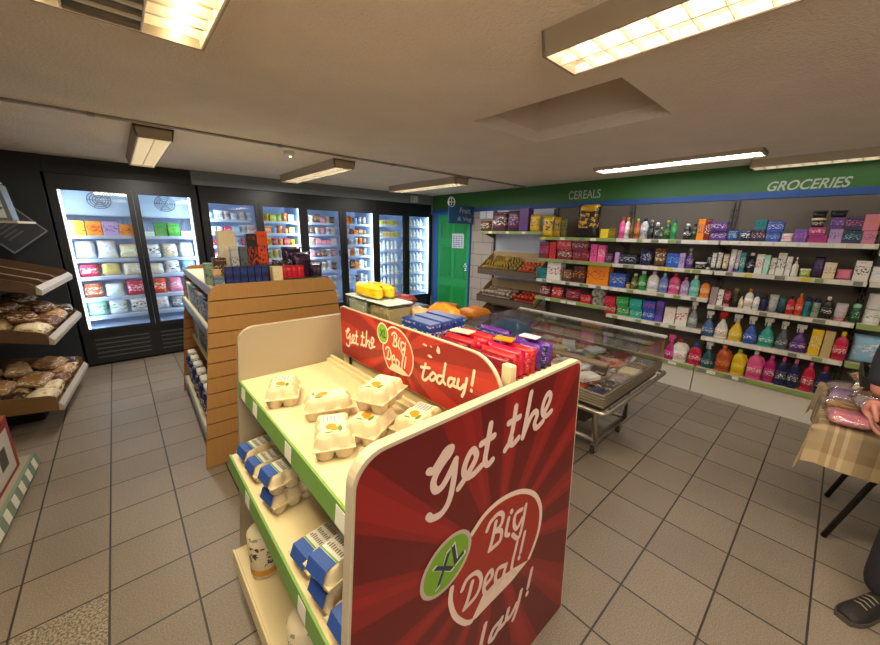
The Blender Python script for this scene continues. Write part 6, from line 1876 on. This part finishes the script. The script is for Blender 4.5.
for i in range(2):
    for j in range(2):
        mb = MB(); pillow(mb, .16, .18, .07, i * 3 + j + 200, 9, 9, Matrix.Rotation(PI / 2, 4, 'Y')); o = mb.build('bread_pack', pack(['tan', 'orange', 'cream', 'sand'][i * 2 + j], 'cream', .3, 3))
        vs = o.data.vertices; zm = min(v.co.z for v in vs); xm = (min(v.co.x for v in vs) + max(v.co.x for v in vs)) / 2
        for v in vs: v.co.z -= zm; v.co.x -= xm
        put(o, (3.05 + i * .18, -.51 + j * .2, z + .0065), 0); tag(o, '%s pack in the black tray on the plaid table' % ['tan', 'orange', 'cream', 'sand'][i * 2 + j], 'pack', 'packs in the black tray')

# ================================================================ person at the right edge
def skin_obj(name, verts, edges, radii, m, parent, sub=2, root=0):
    me = bpy.data.meshes.new(name); me.from_pydata([tuple(v) for v in verts], edges, [])
    o = bpy.data.objects.new(name, me); COL.objects.link(o)
    md = o.modifiers.new('skin', 'SKIN'); md.use_smooth_shade = True
    for i, q in enumerate(radii):
        sv = me.skin_vertices[0].data[i]; sv.radius = (q, q) if not isinstance(q, tuple) else q; sv.use_root = (i == root)
    sb = o.modifiers.new('sub', 'SUBSURF'); sb.levels = sub; sb.render_levels = sub
    dgp = bpy.context.evaluated_depsgraph_get(); me2 = bpy.data.meshes.new_from_object(o.evaluated_get(dgp))
    bpy.data.objects.remove(o); me2.materials.clear(); me2.materials.append(m)
    o2 = bpy.data.objects.new(name, me2); COL.objects.link(o2); o2.parent = parent
    for p_ in me2.polygons: p_.use_smooth = True
    return o2
ps = thing('person', 'person in dark jacket, dark jeans and black shoes standing beside the plaid table', 'person', (2.40, -.52, 0))
o0 = Vector((2.40, -.52, 0))
sk = mat('skin', '#b5786a', .5); jk = mat('jacket_navy', '#20242e', .8, bump=.3, bscale=120); jn = mat('jeans_dark', '#23242c', .85, bump=.3, bscale=200); hairm = mat('hair_brown', '#3a2a1f', .8)
# body faces -x; y positive is the person's right
V = lambda *a: Vector(a) - o0
hip = V(2.42, -.52, .94)
verts = [hip, V(2.42, -.52, 1.12), V(2.42, -.51, 1.30), V(2.43, -.50, 1.42), V(2.41, -.50, 1.50), V(2.40, -.50, 1.58),
         V(2.44, -.33, 1.39), V(2.50, -.235, 1.18), V(2.485, -.228, .965),
         V(2.44, -.68, 1.39), V(2.46, -.76, 1.15), V(2.40, -.75, .94),
         V(2.41, -.43, .88), V(2.37, -.42, .50), V(2.385, -.415, .10), V(2.42, -.62, .88), V(2.40, -.64, .50), V(2.43, -.65, .10)]
ed = [(0, 1), (1, 2), (2, 3), (3, 4), (4, 5), (3, 6), (6, 7), (7, 8), (3, 9), (9, 10), (10, 11), (0, 12), (12, 13), (13, 14), (0, 15), (15, 16), (16, 17)]
rad = [(.14, .12), (.135, .115), (.15, .12), (.10, .09), .055, .055, .065, .048, .032, .065, .048, .032, .09, .062, .042, .09, .062, .042]
skin_obj('body', verts, ed, rad, sk, ps)
# head with face
mb = MB(); hc = Vector((2.375, -.50, 1.665)) - o0
mb.ball(hc, .098, .077, .12, 20, 14)
mb.bm.verts.ensure_lookup_table()
for v in mb.bm.verts:
    d = v.co - hc
    if d.x < 0 and d.z < -.02: v.co.y = hc.y + d.y * (1 + d.z * 2.2); 
    if d.x < -.07 and abs(d.y) < .02 and -.035 < d.z < .03: v.co.x -= .02
for s_ in (-1, 1): mb.ball(hc + Vector((.005, s_ * .08, -.005)), .02, .01, .032, 8, 6)
BASE[ps.name] = Vector((0, 0, 0))
mb.build('head', sk, ps)
mb = MB()
for s_ in (-1, 1): mb.ball(hc + Vector((-.083, s_ * .032, .012)), .013, u=8, v=6)
mb.build('eye', mat('eye_dark', '#2b211c', .3), ps)
mb = MB(); mb.ball(hc + Vector((-.085, 0, -.055)), .008, .025, .007, 8, 6); mb.build('mouth', mat('lip', '#8a4a44', .5), ps)
mb = MB(); mb.ball(hc + Vector((.016, 0, .028)), .1, .086, .11, 18, 12, rough=.1); mb.build('hair', hairm, ps)
# jacket, jeans
jv = [V(2.42, -.52, .90), verts[1], verts[2], verts[3], verts[6], verts[7], V(2.486, -.229, 1.0), verts[9], verts[10], V(2.405, -.75, .97)]
skin_obj('jacket', jv, [(0, 1), (1, 2), (2, 3), (3, 4), (4, 5), (5, 6), (3, 7), (7, 8), (8, 9)], [(.165, .145), (.155, .135), (.17, .14), (.115, .105), .083, .064, .050, .083, .064, .05], jk, ps)
skin_obj('jeans', [V(2.42, -.52, .93), verts[12], verts[13], V(2.39, -.415, .06), verts[15], verts[16], V(2.435, -.65, .06)], [(0, 1), (1, 2), (2, 3), (0, 4), (4, 5), (5, 6)], [(.145, .125), .105, .08, .072, .105, .08, .072], jn, ps)
# hands: palm with five fingers hanging beside the cloth
def hand(wr, down, palm_n, thumb, name):
    down = down.normalized(); side = down.cross(palm_n).normalized()
    if side.dot(thumb) < 0: side = -side
    mb_v = [wr, wr + down * .045, wr + down * .085]; rr = [.026, (.034, .018), (.036, .016)]
    vs = list(mb_v); es = [(0, 1), (1, 2)]; rad_ = list(rr)
    for k, (off, L) in enumerate(((.026, .072), (.009, .080), (-.009, .074), (-.026, .058))):
        b = len(vs); a = wr + down * .088 + side * off
        vs += [a, a + down * L * .45 + palm_n * .010, a + down * L * .78 + palm_n * .030, a + down * L * .95 + palm_n * .048]; rad_ += [.0095, .009, .008, .0068]
        es += [(2, b), (b, b + 1), (b + 1, b + 2), (b + 2, b + 3)]
    b = len(vs); a = wr + down * .035 + side * .022
    vs += [a, a + side * .022 + down * .03 + palm_n * .01, a + side * .026 + down * .062 + palm_n * .02]; rad_ += [.013, .0105, .0085]; es += [(1, b), (b, b + 1), (b + 1, b + 2)]
    return skin_obj(name, vs, es, rad_, sk, ps)
hand(verts[8] + Vector((-.003, .002, -.01)), Vector((-.06, .0, -1)), Vector((0, -1, 0)), Vector((-1, 0, 0)), 'hand')
hand(verts[11] + Vector((0, 0, -.01)), Vector((-.06, 0, -1)), Vector((0, 1, 0)), Vector((-1, 0, 0)), 'hand')
# shoes
shoe_m = mat('shoe_black', '#231f1c', .6, bump=.3, bscale=250); sole_m = mat('shoe_sole', '#4a453f', .6); lace_m = mat('lace_grey', '#8d857a', .7)
def shoe(ank, ang):
    c_, s__ = math.cos(ang), math.sin(ang)
    P = lambda f, w, z: Vector((ank[0] + f * c_ - w * s__, ank[1] + f * s__ + w * c_, z)) - o0
    prof = [(-.085, .030, .075), (-.07, .037, .095), (-.02, .038, .10), (.03, .040, .085), (.08, .044, .068), (.13, .046, .055), (.165, .040, .045), (.188, .025, .034)]
    mb = MB(); rings = []
    for f, w, h in prof:
        rings.append([mb.bm.verts.new(P(f, w * math.cos(a), .018 + (h - .018) * max(0, math.sin(a)) ** .8)) for a in [PI * k / 10 for k in range(11)]])
    for p_, q_ in zip(rings, rings[1:]):
        for k in range(10):
            f = mb._f([p_[k], p_[k + 1], q_[k + 1], q_[k]])
            if f: f.smooth = True
    mb._f(rings[0]); mb._f(rings[-1]); sh = mb.build('shoe', shoe_m, ps)
    mb = MB(); out = [(f, w * 1.08) for f, w, h in prof]; out = [(out[0][0] - .006, out[0][1])] + out[1:-1] + [(out[-1][0] + .008, out[-1][1])]
    pl = [(f, -w) for f, w in out] + [(f, w) for f, w in reversed(out)]
    mb.prism(pl, lambda u, v, d: P(u, v, d), .001, .022); mb.build('sole', sole_m, sh)
    mb = MB()
    for k in range(4):
        f = .035 + k * .022; z = .086 - k * .006
        mb.tube([P(f, -.022, z - .006), P(f + .005, 0, z + .006), P(f, .022, z - .006)], .0028, 6)
    mb.build('laces', lace_m, sh)
shoe((2.345, -.405), PI - .50); shoe((2.40, -.66), PI + .15)

# pieces that lie apart become parts of their own
for nm in ('side_panel', 'clip', 'rear_shelf', 'support_pin', 'upright', 'tube', 'rail_bolt', 'eye', 'post', 'roll', 'price_ticket', 'spine', 'tray_rail', 'bracket', 'paper_scrap', 'contents'):
    for o in [o for o in S.objects if o.type == 'MESH' and o.parent and o.name.split('.')[0] == nm and (nm != 'contents' or o.parent.name.startswith('clear_tub')) and (nm != 'roll' or not o.parent.name.startswith('wrapped'))]:
        split_islands(o)
